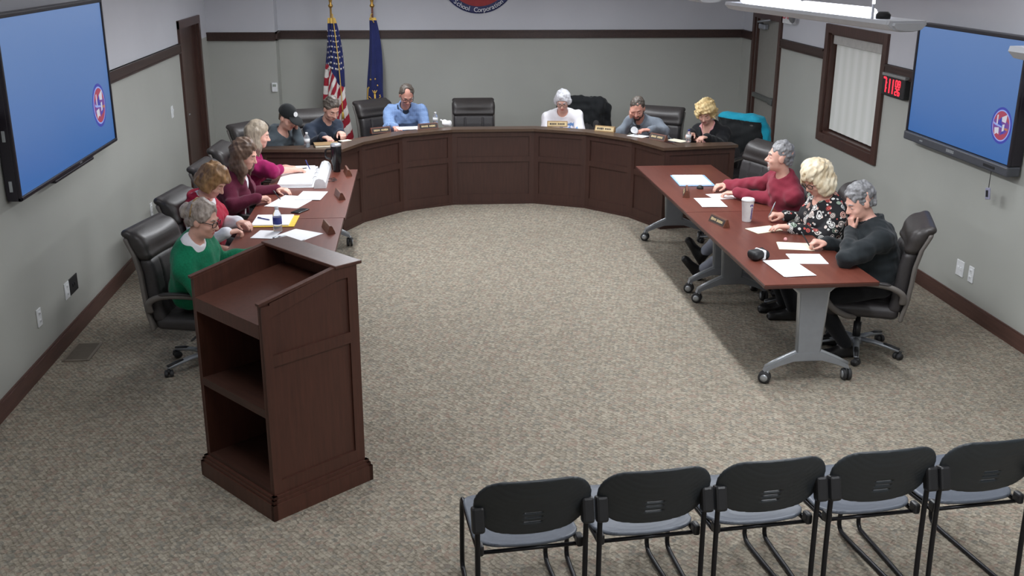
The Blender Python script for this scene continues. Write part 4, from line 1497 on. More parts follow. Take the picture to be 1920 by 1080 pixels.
        s.cone(F.AN[sd] - so_ * 0.045, F.AN[sd] - so_ * 0.06 + F.FT[sd] * 0.12, 0.026, 0.018, 0.02)
    # head
    def hpnt(x, y, z):
        return HC + (hl * x + hf * y + hu * z) * hs
    F.hp = hpnt
    Rh = np.stack([hl, hf, hu])
    F.Rh = Rh
    q = lambda *a: tuple(v * hs for v in a)
    s.ell(hpnt(0, -0.012, 0.035), q(0.078, 0.094, 0.088), Rh, 0.02)
    s.ell(hpnt(0, 0.028, -0.028), q(0.064, 0.064, 0.088), Rh, 0.03)
    s.ell(hpnt(0, 0.03, -0.075), q(0.052, 0.05, 0.038), Rh, 0.025)
    s.ell(hpnt(0, 0.066, -0.098), q(0.022, 0.018, 0.016), Rh, 0.02)
    s.cone(hpnt(-0.032, 0.082, 0.022), hpnt(0.032, 0.082, 0.022), 0.010 * hs, None, 0.014)
    for x in (-0.034, 0.034):
        s.ell(hpnt(x, 0.098, -0.001), q(0.019, 0.018, 0.012), Rh, 0.012, 'sub')
        s.ell(hpnt(x, 0.074, -0.002), q(0.016, 0.014, 0.012), Rh, 0.003)
        s.ell(hpnt(x * 1.15, 0.062, -0.036), q(0.022, 0.022, 0.018), Rh, 0.02)
        s.ell(hpnt(x * 2.28, -0.006, -0.008), q(0.010, 0.022, 0.033), Rh, 0.006)
    s.cone(hpnt(0, 0.088, 0.004), hpnt(0, 0.110, -0.034), 0.008 * hs, 0.0125 * hs, 0.012)
    for x in (-0.011, 0.011):
        s.ell(hpnt(x, 0.099, -0.038), q(0.009, 0.011, 0.008), Rh, 0.006)
    s.cone(hpnt(-0.019, 0.083, -0.066), hpnt(0.019, 0.083, -0.066), 0.007 * hs, None, 0.006)
    s.cone(hpnt(-0.016, 0.082, -0.076), hpnt(0.016, 0.082, -0.076), 0.0075 * hs, None, 0.006)
    s.cone(hpnt(-0.02, 0.094, -0.0708), hpnt(0.02, 0.094, -0.0708), 0.003 * hs, None, 0.004, 'sub')
    mouth = hpnt(0, 0.088, -0.0708)
    def mi(c):
        v = (c - mouth) @ Rh.T
        r = (v[:, 0] / 0.022) ** 2 + (v[:, 1] / 0.03) ** 2 + (v[:, 2] / 0.0105) ** 2
        return (r < 1).astype(int)
    F.body = sdf_obj(s, 'body', [MAT[skinmat], MAT['lip']], root, base, 1, mi)
    # eyes
    e = MB()
    for x in (-0.034, 0.034):
        c = Vector(hpnt(x, 0.0815, -0.003)) - Vector(base)
        bm_v = bmesh.ops.create_uvsphere(e.bm, u_segments=12, v_segments=8, radius=0.0078 * hs)['verts']
        bmesh.ops.translate(e.bm, vec=c, verts=bm_v)
        for fc in {fc for v in bm_v for fc in v.link_faces}:
            nd = (fc.calc_center_median() - c).normalized()
            look = Vector(hf * 0.9 - hu * 0.35).normalized()
            fc.material_index = 1 if nd.dot(look) > 0.62 else 0
            fc.smooth = True
    e.build('eyes', [MAT['eye'], MAT['iris']], root)
    return F

def thumb_side(sd, H, fd):
    """pick the side so that a palm-down right hand has its thumb on the left"""
    d = nv(H.get('d', fd)); n = np.array(H.get('n', -UP), float); n = nv(n - d * (n @ d))
    # for the right hand (sd=-1) palm down pointing forward the thumb is to the left: t = d x n with n=-z gives d x -z = left
    return 1 if sd == -1 else -1

def eyebrows(F, mat):
    lo = F.HC - 0.15; hi = F.HC + 0.15
    s = SDF(lo, hi, 0.004)
    for x in (-1, 1):
        s.cone(F.hp(x * 0.018, 0.0925, 0.021), F.hp(x * 0.034, 0.089, 0.027), 0.005, 0.005, 0.004)
        s.cone(F.hp(x * 0.034, 0.089, 0.027), F.hp(x * 0.05, 0.076, 0.021), 0.005, 0.003, 0.004)
    return sdf_obj(s, 'eyebrows', mat, F.root, F.base, 0)

def hair_short(F, mat, top=0.014, line=0.055, slope=0.85, side=-0.012, bald=0.0, amp=0.004, seed=1, back=-0.06, inflate=0.0):
    hp, Rh = F.hp, F.Rh
    s = SDF(F.HC - 0.19, F.HC + 0.19, 0.0045)
    s.ell(hp(0, -0.014, 0.038 + top * 0.4), (0.084 + inflate, 0.100 + inflate, 0.089 + top), Rh, 0.0)
    s.ell(hp(0, -0.045, -0.02), (0.066 + inflate, 0.066 + inflate, 0.07), Rh, 0.02)
    s.rough(amp, wob(150, 9, seed))
    s.rough(amp * 1.2, wob(60, 6, seed + 9))
    # hairline: keep above a plane that climbs towards the forehead
    n = F.hf * slope - F.hu
    s.clip(hp(0, 0.0, side), n, 0.006)
    s.clip(hp(0, 0, back), -F.hu, 0.01)
    s.clip(hp(0, line + 0.02, 0.06), F.hf * 0.9 - F.hu * 0.25, 0.008)
    if bald > 0:
        s.ell(hp(-0.012, 0.075, 0.12), (0.058 * bald, 0.085 * bald, 0.06), Rh, 0.02, 'sub')
    s.rough(0.0018, wob(110, 9, seed + 2)); s.rough(0.002, wob(260, 9, seed + 3))
    return sdf_obj(s, 'hair', mat, F.root, F.base, 1)

def hair_long(F, mat, length=0.25, vol=0.022, part=0.0, seed=2, amp=0.007, face=0.052, curl=60, fringe=0.075, forward=0.03, rad=0.05):
    """hair that hangs beside the face to the shoulders"""
    hp, Rh = F.hp, F.Rh
    s = SDF(F.HC - np.array([0.28, 0.28, 0.2 + length]), F.HC + 0.22, 0.005)
    s.ell(hp(0, -0.018, 0.042), (0.080 + vol * 0.6, 0.100 + vol * 0.6, 0.090 + vol), Rh, 0.0)
    down = nv(-UP * 1.0 + F.hf * 0.05)
    for x in (-1, 1):
        a = hp(x * 0.074, -0.035, 0.03)
        b = a + down * length * 0.55 + F.hl * x * 0.012
        c = a + down * length * 0.98 + F.hl * x * 0.0 + F.f * forward
        s.cone(a, b, rad * 0.72, rad, 0.03, 'add', (F.hl, 0.62))
        s.cone(b, c, rad, rad * 0.55, 0.03, 'add', (F.hl, 0.62))
    for x in (-0.045, 0.0, 0.045):
        a = hp(x, -0.075, 0.02)
        b = a + nv(-UP - F.hf * 0.12) * length * 0.9
        s.cone(a, b, rad * 1.05, rad * 0.75, 0.03)
    s.rough(amp, wob(curl, 8, seed))
    s.rough(amp * 0.5, wob(curl * 2.6, 8, seed + 4))
    # open the face
    s.box(hp(0, face + 0.12, -0.16), (0.058, 0.12, 0.20), Rh, 0.03, 0.012, 'sub')
    s.ell(hp(0, 0.13, 0.0), (0.062, 0.085, 0.072), Rh, 0.015, 'sub')
    # stay off the face skin and neck
    s.cone(hp(0, 0.02, -0.05), hp(0, 0.05, -0.09), 0.05, None, 0.01, 'sub')
    return sdf_obj(s, 'hair', mat, F.root, F.base, 1)

def hair_bob(F, mat, vol=0.03, amp=0.010, curl=55, seed=5, down=0.0, face=0.05, low=-0.10, fringe=True):
    """ear to jaw length full hair, wavy"""
    hp, Rh = F.hp, F.Rh
    s = SDF(F.HC - 0.24, F.HC + 0.24, 0.005)
    s.ell(hp(0, -0.015, 0.045), (0.084 + vol, 0.102 + vol * 0.8, 0.086 + vol), Rh, 0.0)
    s.ell(hp(0, -0.045, -0.03 + low * 0.2), (0.082 + vol, 0.075 + vol, 0.085 - low * 0.3), Rh, 0.03)
    for x in (-1, 1):
        s.ell(hp(x * 0.075, 0.0, -0.03 + low * 0.3), (0.03 + vol * 0.5, 0.05, 0.07 - low * 0.35), Rh, 0.03)
    if fringe:
        s.ell(hp(0.02, 0.078, 0.068), (0.06, 0.03, 0.03), Rh, 0.02)
    s.rough(amp, wob(curl, 8, seed))
    s.rough(amp * 0.45, wob(curl * 2.4, 8, seed + 3))
    s.clip(hp(0, 0, low), -F.hu, 0.02)
    s.box(hp(0, face + 0.1, -0.13), (0.056, 0.1, 0.17), Rh, 0.03, 0.012, 'sub')
    s.ell(hp(0, 0.12, -0.015), (0.056, 0.07, 0.062), Rh, 0.012, 'sub')
    s.cone(hp(0, 0.02, -0.05), hp(0, 0.05, -0.09), 0.05, None, 0.01, 'sub')
    return sdf_obj(s, 'hair', mat, F.root, F.base, 1)

def glasses(F, mat=None, thin=0.0028):
    mb = MB()
    b = F.base
    for x in (-0.034, 0.034):
        ring = []
        for k in range(16):
            a = 2 * PI * k / 16
            c, s_ = math.cos(a), math.sin(a)
            u = 0.026 * math.copysign(abs(c) ** 0.6, c); v = 0.018 * math.copysign(abs(s_) ** 0.6, s_)
            ring.append(F.hp(x + u, 0.106 - abs(x + u) * 0.12, -0.002 + v) - b)
        mb.tube(ring, thin, 6, 0, True)
    mb.tube([F.hp(-0.009, 0.106, 0.004) - b, F.hp(0, 0.109, 0.008) - b, F.hp(0.009, 0.106, 0.004) - b], thin, 6)
    for s_ in (-1, 1):
        mb.tube([F.hp(s_ * 0.06, 0.098, 0.006) - b, F.hp(s_ * 0.074, 0.06, 0.008) - b, F.hp(s_ * 0.081, 0.0, 0.008) - b, F.hp(s_ * 0.079, -0.02, -0.012) - b], thin, 6)
    return mb.build('glasses', mat or MAT['spec'], F.root)

def goatee(F, mat):
    hp, Rh = F.hp, F.Rh
    s = SDF(F.HC - 0.17, F.HC + 0.17, 0.004)
    s.ell(hp(0, 0.07, -0.098), (0.026, 0.018, 0.022), Rh, 0.0)
    s.cone(hp(-0.022, 0.087, -0.054), hp(0.022, 0.087, -0.054), 0.007, None, 0.006)
    for x in (-1, 1):
        s.cone(hp(x * 0.025, 0.083, -0.056), hp(x * 0.024, 0.076, -0.09), 0.006, 0.008, 0.008)
    s.rough(0.0025, wob(220, 8, 4))
    return sdf_obj(s, 'beard', mat, F.root, F.base, 1)

def beard(F, mat, full=True):
    hp, Rh = F.hp, F.Rh
    s = SDF(F.HC - 0.17, F.HC + 0.17, 0.0045)
    s.ell(hp(0, 0.034, -0.075), (0.056, 0.056, 0.048), Rh, 0.0)
    s.ell(hp(0, 0.06, -0.1), (0.03, 0.028, 0.025), Rh, 0.02)
    for x in (-1, 1):
        s.cone(hp(x * 0.066, 0.01, -0.02), hp(x * 0.05, 0.035, -0.07), 0.012, 0.018, 0.015)
    s.cone(hp(-0.022, 0.088, -0.054), hp(0.022, 0.088, -0.054), 0.009, None, 0.008)
    s.rough(0.003, wob(170, 8, 4))
    s.ell(hp(0, 0.1, -0.0715), (0.024, 0.03, 0.010), Rh, 0.006, 'sub')
    s.ell(hp(0, 0.09, -0.012), (0.045, 0.05, 0.035), Rh, 0.01, 'sub')
    return sdf_obj(s, 'beard', mat, F.root, F.base, 1)

def top(F, name, mat, infl=0.014, girth=1.0, sleeve=0.88, loose=1.0, neck=0.066, collar=None, vneck=None, opening=None, hem=-0.06,
        fold=0.005, seed=0, bust=0.0, sleeves=True, belly=0.0, h=0.0075, cuff=True, hood=False, mifn=None, neck_drop=0.0, upper=0.92):
    """upper garment: one surface over trunk and arms"""
    HP, N, t, tl, tf, TL = F.HP, F.N, F.t, F.tl, F.tf, F.TL
    g = girth; i = infl
    P = [HP, N] + list(F.SH.values())
    if sleeves: P += list(F.EL.values()) + list(F.WR.values())
    P = np.array(P)
    s = SDF(P.min(0) - 0.24, P.max(0) + 0.22, h)
    Rt = np.stack([tl, tf, t])
    s.ell(HP + t * 0.02, (0.158 * g + i, 0.122 * g + i, 0.115), Rt, 0.04)
    s.ell(HP + t * TL * 0.30 + tf * belly * 0.5, (0.150 * g + i, 0.115 * g + i + belly, 0.17), Rt, 0.06)
    s.ell(HP + t * TL * 0.66, (0.160 * g + i, 0.112 * g + i, 0.19), Rt, 0.06)
    if bust:
        for sd in (1, -1):
            s.ell(HP + t * TL * 0.62 + tf * (0.085 * g) + tl * sd * 0.07, (0.07 + i, 0.05 + i + bust, 0.075), Rt, 0.05)
    s.cone(F.SH[1] - tl * 0.02, F.SH[-1] + tl * 0.02, 0.053 + i * 0.8, None, 0.05)
    for sd in (1, -1):
        s.cone(N - t * 0.03, F.SH[sd] + t * 0.012, 0.05, 0.046 + i * 0.5, 0.04)
    s.cone(N - t * 0.09, N - t * 0.01 - tf * 0.005, 0.085, 0.066, 0.05)
    if sleeves:
        for sd in (1, -1):
            S_, E, Wr = F.SH[sd], F.EL[sd], F.WR[sd]
            lo = loose
            s.cone(S_, E, (0.049 + i) * lo * upper, (0.039 + i * 0.85) * lo, 0.03)
            end = E + (Wr - E) * sleeve
            s.cone(E, end, (0.039 + i * 0.85) * lo, (0.029 + i * 0.6) * lo, 0.02)
            if cuff and sleeve > 0.7:
                fd = nv(Wr - E)
                s.cone(end - fd * 0.02, end + fd * 0.004, 0.030 + i * 0.7, None, 0.008)
    # folds: broad ripples and finer creases near the joints
    if fold:
        s.rough(fold, wob(38, 6, seed))
        s.rough(fold * 0.5, wob(85, 7, seed + 5))
    if hood:
        for a in np.linspace(-2.6, 2.6, 9):
            c = N - t * 0.005 - tf * 0.02 - tf * math.cos(a) * 0.075 + tl * math.sin(a) * 0.085 - t * 0.03 * (1 - math.cos(a)) * 0.5
            s.ell(c, (0.034, 0.034, 0.034), None, 0.03)
        s.ell(N - tf * 0.10 - t * 0.05, (0.085, 0.05, 0.06), Rt, 0.03)
    # neck hole
    up = nv(F.HC - N)
    s.cone(N - t * (0.02 + neck_drop) + tf * 0.012, N + up * 0.16 + tf * 0.02, neck, neck * 1.05, 0.012, 'sub')
    if collar:
        r, hgt, th = collar
        for k in range(22):
            a = 2 * PI * k / 22
            gap = abs((a + PI) % (2 * PI) - PI)
            if opening and gap < 0.25:
                continue
            c = N + t * (hgt * 0.12) + tf * (math.cos(a) * r * 1.05) + tl * (math.sin(a) * r) - t * (0.03 * max(0, math.cos(a)))
            s.cone(c - t * hgt * 0.5, c + t * hgt * 0.5, th, None, 0.01)
    if vneck:
        d, w = vneck
        a = N + tf * 0.10 - t * 0.01; b = N - t * d + tf * 0.17
        s.cone(a, b, w, w * 0.15, 0.012, 'sub', (tf, 1.0))
    if opening:
        # open front: take out a wedge along the middle of the chest
        w0, w1, depth = opening
        a = N - t * 0.0 + tf * 0.13; b = HP + t * 0.0 + tf * 0.2
        for k in np.linspace(0, 1, 12):
            c = a + (b - a) * k
            s.box(c, (w0 + (w1 - w0) * k, depth, 0.035), Rt, 0.01, 0.008, 'sub')
    s.clip(HP + t * hem, -t, 0.01)
    return sdf_obj(s, name, mat, F.root, F.base, 1, mifn)

def trousers(F, mat, girth=1.0, name='trousers', loose=1.0):
    P = np.array([F.HP] + list(F.KN.values()) + list(F.AN.values()))
    s = SDF(P.min(0) - 0.22, P.max(0) + 0.22, 0.009)
    Rt = np.stack([F.l, F.f, UP])
    s.ell(F.HP + UP * 0.0, (0.168 * girth, 0.135 * girth, 0.115), Rt, 0.04)
    for sd in (1, -1):
        s.cone(F.HJ[sd], F.KN[sd], 0.088 * girth * loose, 0.066 * loose, 0.04)
        an = F.AN[sd]
        e = F.KN[sd] + (an - F.KN[sd]) * 0.97
        s.cone(F.KN[sd], e, 0.066 * loose, 0.052 * loose, 0.03)
    s.rough(0.004, wob(40, 6, 11))
    s.clip(F.HP + F.t * 0.05, F.t, 0.01)
    o = sdf_obj(s, name, mat, F.root, F.base, 1)
    return o

def shoes(F, mat=None, wy=0.044):
    for sd in (1, -1):
        an, fd = F.AN[sd], F.FT[sd]
        sh = nv(F.KN[sd] - an)
        sole = nv(sh - fd * (sh @ fd))          # away from the sole
        l = np.cross(sole, fd)
        R = np.stack([fd, l, sole])
        P = np.array([an - fd * 0.1, an + fd * 0.24])
        s = SDF(P.min(0) - 0.11, P.max(0) + 0.11, 0.006)
        s.box(an - sole * 0.078 + fd * 0.065, (0.135, 0.040, 0.013), R, 0.012, 0.0)
        s.ell(an - sole * 0.055 + fd * 0.13, (0.075, 0.041, 0.03), R, 0.02)
        s.ell(an - sole * 0.045 + fd * 0.02, (0.085, 0.038, 0.045), R, 0.03)
        s.cone(an - sole * 0.04 - fd * 0.02, an + sh * 0.02, 0.042, 0.046, 0.02)
        s.box(an - sole * 0.083 - fd * 0.045, (0.032, 0.034, 0.012), R, 0.01, 0.004)
        sdf_obj(s, 'shoe', mat or MAT['shoe'], F.root, F.base, 1)
# ------------------------------------------------------------------ garments' cloth
MAT['green_knit'] = fabric('green_knit', (20, 118, 84), 0.9, 90, 0.22, 0.5)
MAT['white_cloth'] = fabric('white_cloth', (232, 232, 238), 0.9, 160, 0.04)
MAT['red_vest'] = fabric('red_vest', (168, 26, 56), 0.7, 120, 0.12)
MAT['maroon'] = fabric('maroon_knit', (92, 34, 54), 0.95, 120, 0.15)
MAT['magenta'] = fabric('magenta_knit', (146, 30, 86), 0.95, 120, 0.15)
MAT['hoodie'] = fabric('grey_hoodie', (72, 80, 86), 0.95, 140, 0.12)
MAT['navy_knit'] = fabric('navy_knit', (46, 54, 68), 0.95, 120, 0.12)
MAT['sweat'] = None
MAT['gray_knit'] = fabric('grey_pullover', (118, 126, 136), 0.95, 140, 0.08)
MAT['dark_grey'] = fabric('dark_grey_cloth', (66, 70, 76), 0.95, 140, 0.1)
MAT['black_knit'] = fabric('black_knit', (34, 35, 38), 0.95, 120, 0.2)
MAT['pink'] = fabric('pink_cloth', (226, 168, 168), 0.9, 140, 0.06)
MAT['burgundy'] = fabric('burgundy_shirt', (136, 48, 64), 0.85, 150, 0.1)
MAT['jacket'] = fabric('black_jacket', (32, 37, 40), 0.75, 150, 0.15)
MAT['pants_black'] = fabric('black_trousers', (30, 31, 34), 0.95)
MAT['pants_grey'] = fabric('grey_trousers', (142, 146, 158), 0.95)
MAT['pants_blue'] = fabric('blue_trousers', (48, 58, 82), 0.95)
MAT['coat_black'] = fabric('black_coat', (28, 30, 32), 0.8)
MAT['teal'] = fabric('teal_jacket', (26, 150, 178), 0.7, 120, 0.1)
t = NT('blue_check_shirt')
w1 = t.n('ShaderNodeTexWave', wave_type='BANDS', bands_direction='Z'); w1.inputs['Scale'].default_value = 22.0
w2 = t.n('ShaderNodeTexWave', wave_type='BANDS', bands_direction='X'); w2.inputs['Scale'].default_value = 22.0
for w_ in (w1, w2):
    w_.inputs['Distortion'].default_value = 1.5
    t.l(t.coord(), w_.inputs['Vector'])
fm = t.math('ADD', t.math('MULTIPLY', w1.outputs['Color'], 0.5), t.math('MULTIPLY', w2.outputs['Color'], 0.5))
t.set(Base_Color=t.ramp(fm, [(0.2, lin((96, 126, 178))), (0.8, lin((150, 176, 214)))]), Roughness=0.9)
MAT['blue_check'] = t.m
# black blouse scattered with white, red and green winter motifs
t = NT('winter_print_blouse')
vo = t.n('ShaderNodeTexVoronoi'); vo.inputs['Scale'].default_value = 17.0; vo.inputs['Randomness'].default_value = 0.85
t.l(t.coord(), vo.inputs['Vector'])
sp_ = t.n('ShaderNodeSeparateColor'); t.l(vo.outputs['Color'], sp_.inputs[0])
rad = t.math('ADD', t.math('MULTIPLY', sp_.outputs[1], 0.2), 0.32)
inside = t.math('LESS_THAN', vo.outputs['Distance'], rad)
ring = t.math('GREATER_THAN', t.math('SINE', t.math('MULTIPLY', vo.outputs['Distance'], 34.0)), -0.35)
pick = t.ramp(sp_.outputs[0], [(0.0, lin((226, 226, 222))), (0.42, lin((206, 92, 84))), (0.56, lin((226, 214, 206))), (0.72, lin((150, 168, 150))), (0.84, lin((222, 172, 156))), (1.0, lin((230, 230, 230)))], 'CONSTANT')
mask = t.math('MULTIPLY', t.math('MULTIPLY', inside, ring), t.math('GREATER_THAN', sp_.outputs[2], 0.04))
vo2 = t.n('ShaderNodeTexVoronoi'); vo2.inputs['Scale'].default_value = 31.0
t.l(t.coord((1, 1, 1), (0.4, 0.7, 0.2)), vo2.inputs['Vector'])
sp2 = t.n('ShaderNodeSeparateColor'); t.l(vo2.outputs['Color'], sp2.inputs[0])
small = t.math('MULTIPLY', t.math('LESS_THAN', vo2.outputs['Distance'], 0.30), t.math('GREATER_THAN', sp2.outputs[0], 0.45))
pick2 = t.ramp(sp2.outputs[1], [(0.0, lin((214, 214, 210))), (0.55, lin((196, 84, 76))), (0.75, lin((226, 200, 186)))], 'CONSTANT')
base_ = t.mix(small, lin((26, 26, 30)), pick2)
t.set(Base_Color=t.mix(mask, base_, pick), Roughness=0.85)
MAT['print'] = t.m
H_GREYBLOND = hairmat('hair_grey_blond', (112, 98, 90), (190, 178, 168))
H_AUBURN = hairmat('hair_auburn', (104, 72, 44), (178, 138, 92))
H_BROWN = hairmat('hair_brown', (66, 48, 38), (122, 98, 80))
H_ASH = hairmat('hair_ash', (112, 100, 86), (176, 162, 142))
H_DKGREY = hairmat('hair_dark_grey', (58, 51, 46), (106, 97, 88))
H_WHITE = hairmat('hair_white', (172, 172, 178), (236, 236, 240))
H_CURLY = hairmat('hair_curly_blonde', (186, 150, 92), (244, 222, 168))
H_PLAT = hairmat('hair_platinum', (196, 172, 132), (244, 234, 208))
H_GREY = hairmat('hair_grey', (92, 92, 94), (150, 150, 152))
H_BEARD = hairmat('hair_beard', (62, 46, 40), (96, 74, 64))
H_WBEARD = hairmat('hair_pale_beard', (170, 160, 154), (212, 204, 198))

def L_(*a): return list(a)
# ---------------------------------------------------------------- left table, nearest the camera outwards
F = person('person in green knit sweater and glasses seated behind the lectern', (-1.58, 6.92), -4, (-1.41, 6.66, 1.135), -14, 14,
           {-1: dict(w=(-1.19, 6.66, 0.80), d=(1, 0.25, 0)), 1: dict(w=(-1.10, 7.05, 0.79), d=(1, -0.2, 0))}, sw=0.175, girth=1.04, hs=0.98)
top(F, 'collar_shirt', MAT['white_cloth'], 0.004, 0.97, sleeves=False, fold=0, collar=(0.058, 0.05, 0.007), neck=0.054)
top(F, 'sweater', MAT['green_knit'], 0.02, 1.05, loose=1.06, bust=0.01, neck=0.063, seed=3, sleeve=0.96, hem=-0.1, fold=0.007)
trousers(F, MAT['pants_black']); shoes(F)
hair_short(F, H_GREYBLOND, top=0.010, line=0.05, slope=0.62, side=-0.02, back=-0.075, seed=4, amp=0.003, inflate=0.004)
s = SDF(F.HC - 0.2, F.HC + 0.2, 0.0045)
s.ell(F.hp(0, -0.115, 0.05), (0.035, 0.032, 0.035), F.Rh, 0.0); s.ell(F.hp(0.0, -0.135, 0.02), (0.028, 0.03, 0.045), F.Rh, 0.02)
s.rough(0.006, wob(90, 8, 2)); sdf_obj(s, 'hair_bun', H_GREYBLOND, F.root, F.base, 1)
MB().tube([F.hp(0.083 * math.sin(a), -0.055 - 0.008 * math.cos(a), 0.035 + 0.098 * math.cos(a)) - F.base for a in np.linspace(-1.7, 1.7, 18)], 0.005, 6).build('hair_band', MAT['tan'], F.root)
eyebrows(F, H_GREYBLOND); glasses(F)

F = person('person in red vest over white sleeves looking down at papers', (-1.70, 8.02), -4, (-1.57, 7.90, 1.125), -14, 36,
           {-1: dict(w=(-1.44, 7.60, 0.795), d=(1, 0.55, 0.05), curl=0.75), 1: dict(w=(-1.40, 7.90, 0.80), d=(1, -0.75, 0), curl=0.5)}, sw=0.18, girth=1.06, hs=0.98)
top(F, 'shirt', MAT['white_cloth'], 0.018, 1.02, loose=1.08, sleeve=0.98, neck=0.06, collar=(0.062, 0.05, 0.008), seed=5)
top(F, 'vest', MAT['red_vest'], 0.026, 1.08, sleeves=False, collar=(0.08, 0.06, 0.014), bust=0.012, neck=0.074, vneck=(0.05, 0.04), seed=7, hem=-0.1, fold=0.006)
trousers(F, MAT['pants_black']); shoes(F)
hair_bob(F, H_AUBURN, vol=0.016, amp=0.009, curl=62, seed=5, low=-0.075)
eyebrows(F, H_AUBURN)

F = person('person with wavy brown hair in maroon cardigan writing on papers', (-1.66, 8.98), -6, (-1.47, 8.84, 1.15), -10, 20,
           {-1: dict(w=(-1.37, 8.68, 0.80), d=(1, 0.5, 0.05), curl=0.95, thumb=0.9, e=(-1.57, 8.62, 0.765)), 1: dict(w=(-1.26, 9.12, 0.785), d=(0.9, -0.4, 0))}, sw=0.175, girth=0.98, hs=0.97)
top(F, 'blouse', MAT['white_cloth'], 0.004, 0.97, sleeves=False, neck=0.066, vneck=(0.06, 0.04), fold=0.003)
top(F, 'cardigan', MAT['maroon'], 0.022, 1.02, loose=1.06, sleeve=0.98, bust=0.012, neck=0.076, opening=(0.028, 0.055, 0.16), seed=9, hem=-0.12, fold=0.006)
trousers(F, MAT['pants_black']); shoes(F)
hair_long(F, H_BROWN, length=0.26, vol=0.012, seed=8, amp=0.009, curl=52, rad=0.05, forward=-0.02)
eyebrows(F, H_BROWN)

F = person('person with long ash hair in magenta top reaching over a binder', (-1.70, 9.84), 4, (-1.50, 9.84, 1.15), 6, 12,
           {-1: dict(w=(-1.19, 9.80, 0.815), d=(1, 0.35, -0.05), curl=0.8, thumb=0.9, e=(-1.37, 9.58, 0.86)), 1: dict(w=(-1.3, 10.1, 0.785), d=(1, -0.3, 0))}, sw=0.18, girth=1.08, hs=0.98)
top(F, 'sweater', MAT['magenta'], 0.022, 1.08, loose=1.32, sleeve=0.3, cuff=False, bust=0.014, neck=0.074, vneck=(0.05, 0.05), seed=12, hem=-0.12, fold=0.007)
trousers(F, MAT['pants_black']); shoes(F)
hair_long(F, H_ASH, length=0.25, vol=0.012, seed=11, amp=0.004, curl=45, rad=0.05, forward=-0.02)
eyebrows(F, H_ASH)

# ---------------------------------------------------------------- behind the dais, left to right
F = person('young person in black cap and grey hoodie resting face on hand', (-1.60, 11.06), -32, (-1.345, 10.87, 1.148), -42, 24,
           {1: dict(face=(0.080, 0.085, -0.125), dh=(-0.12, -0.12, 1.0), nh=(-0.9, -0.5, 0.0), curl=0.5, e=(-1.215, 10.84, 0.83)), -1: dict(w=(-1.42, 10.80, 0.84), d=(1, 0.2, 0))}, sw=0.175, girth=0.95, hs=0.97)
top(F, 'hoodie', MAT['hoodie'], 0.024, 0.98, loose=1.13, sleeve=0.98, neck=0.074, hood=True, seed=14, hem=-0.1, fold=0.007)
m = MB()
ctr = F.N - F.t * 0.2 + F.tf * (0.158)
add_text(m, 'JAY', 0.075, ctr - F.base, F.tl, F.t + F.tf * 0.05, 0.004, 0, 0.003)
m.build('lettering', MAT['white'], F.root)
trousers(F, MAT['pants_blue']); shoes(F)
hair_short(F, H_BROWN, top=-0.004, line=0.03, slope=0.8, seed=3, inflate=-0.006, amp=0.001)
s = SDF(F.HC - 0.22, F.HC + 0.24, 0.005)
s.ell(F.hp(0, -0.016, 0.052), (0.088, 0.108, 0.094), F.Rh, 0.0)
s.clip(F.hp(0, 0.0, 0.03), -F.hu * 1.0 - F.hf * 0.12, 0.008)
s.ell(F.hp(0, -0.016, 0.03), (0.078, 0.098, 0.078), F.Rh, 0.006, 'sub')
sdf_obj(s, 'cap', MAT['coat_black'], F.root, F.base, 1)
s = SDF(F.HC - 0.22, F.HC + 0.28, 0.005)
s.ell(F.hp(0, 0.125, 0.040), (0.078, 0.075, 0.014), np.stack([F.hl, nv(F.hf - F.hu * 0.3), nv(F.hu + F.hf * 0.3)]), 0.0)
sdf_obj(s, 'cap_brim', MAT['coat_black'], F.root, F.base, 1)
MB().lathe([(0.026, 0), (0.026, 0.004)], Vector(F.hp(0.012, 0.085, 0.088) - F.base), 16, 0, Vector(F.hf * 0.9 + F.hu * 0.45)).build('cap_badge', MAT['white'], F.root)

F = person('person in navy crew neck sweater with both hands on the dais', (-1.22, 11.74), -46, (-0.94, 11.44, 1.155), -58, 30,
           {-1: dict(w=(-1.00, 10.98, 0.93), d=(0.75, -0.75, -0.1), curl=0.6), 1: dict(w=(-0.84, 11.24, 0.93), d=(0.35, -0.95, -0.1), curl=0.7)}, sw=0.20, girth=1.1)
top(F, 'sweater', MAT['navy_knit'], 0.02, 1.1, loose=1.08, sleeve=0.97, neck=0.066, collar=(0.068, 0.02, 0.01), seed=17, hem=-0.1, fold=0.006, belly=0.02)
trousers(F, MAT['pants_black']); shoes(F)
hair_short(F, H_DKGREY, top=0.012, line=0.05, slope=0.85, seed=7); eyebrows(F, H_DKGREY)

F = person('person in light blue checked shirt and glasses bent over the dais', (-0.16, 12.86), -84, (-0.13, 12.38, 1.175), -76, 34,
           {-1: dict(w=(-0.27, 12.02, 0.86), d=(0.25, -1, -0.05), curl=0.5), 1: dict(w=(0.08, 12.1, 0.84), d=(-0.5, -0.85, 0), curl=0.5)}, sw=0.20, girth=1.24, skinmat='skin_r')
top(F, 'undershirt', MAT['navy_knit'], 0.004, 0.97, sleeves=False, fold=0, collar=(0.062, 0.03, 0.008), neck=0.06)
top(F, 'shirt', MAT['blue_check'], 0.02, 1.24, loose=1.16, sleeve=0.98, neck=0.072, collar=(0.074, 0.04, 0.010), vneck=(0.07, 0.045), seed=21, hem=-0.1, fold=0.009, belly=0.04)
trousers(F, MAT['pants_blue'], 1.15); shoes(F)
hair_short(F, H_DKGREY, top=0.006, line=0.03, slope=0.95, side=-0.015, bald=0.62, seed=9, amp=0.004); eyebrows(F, H_DKGREY); glasses(F)

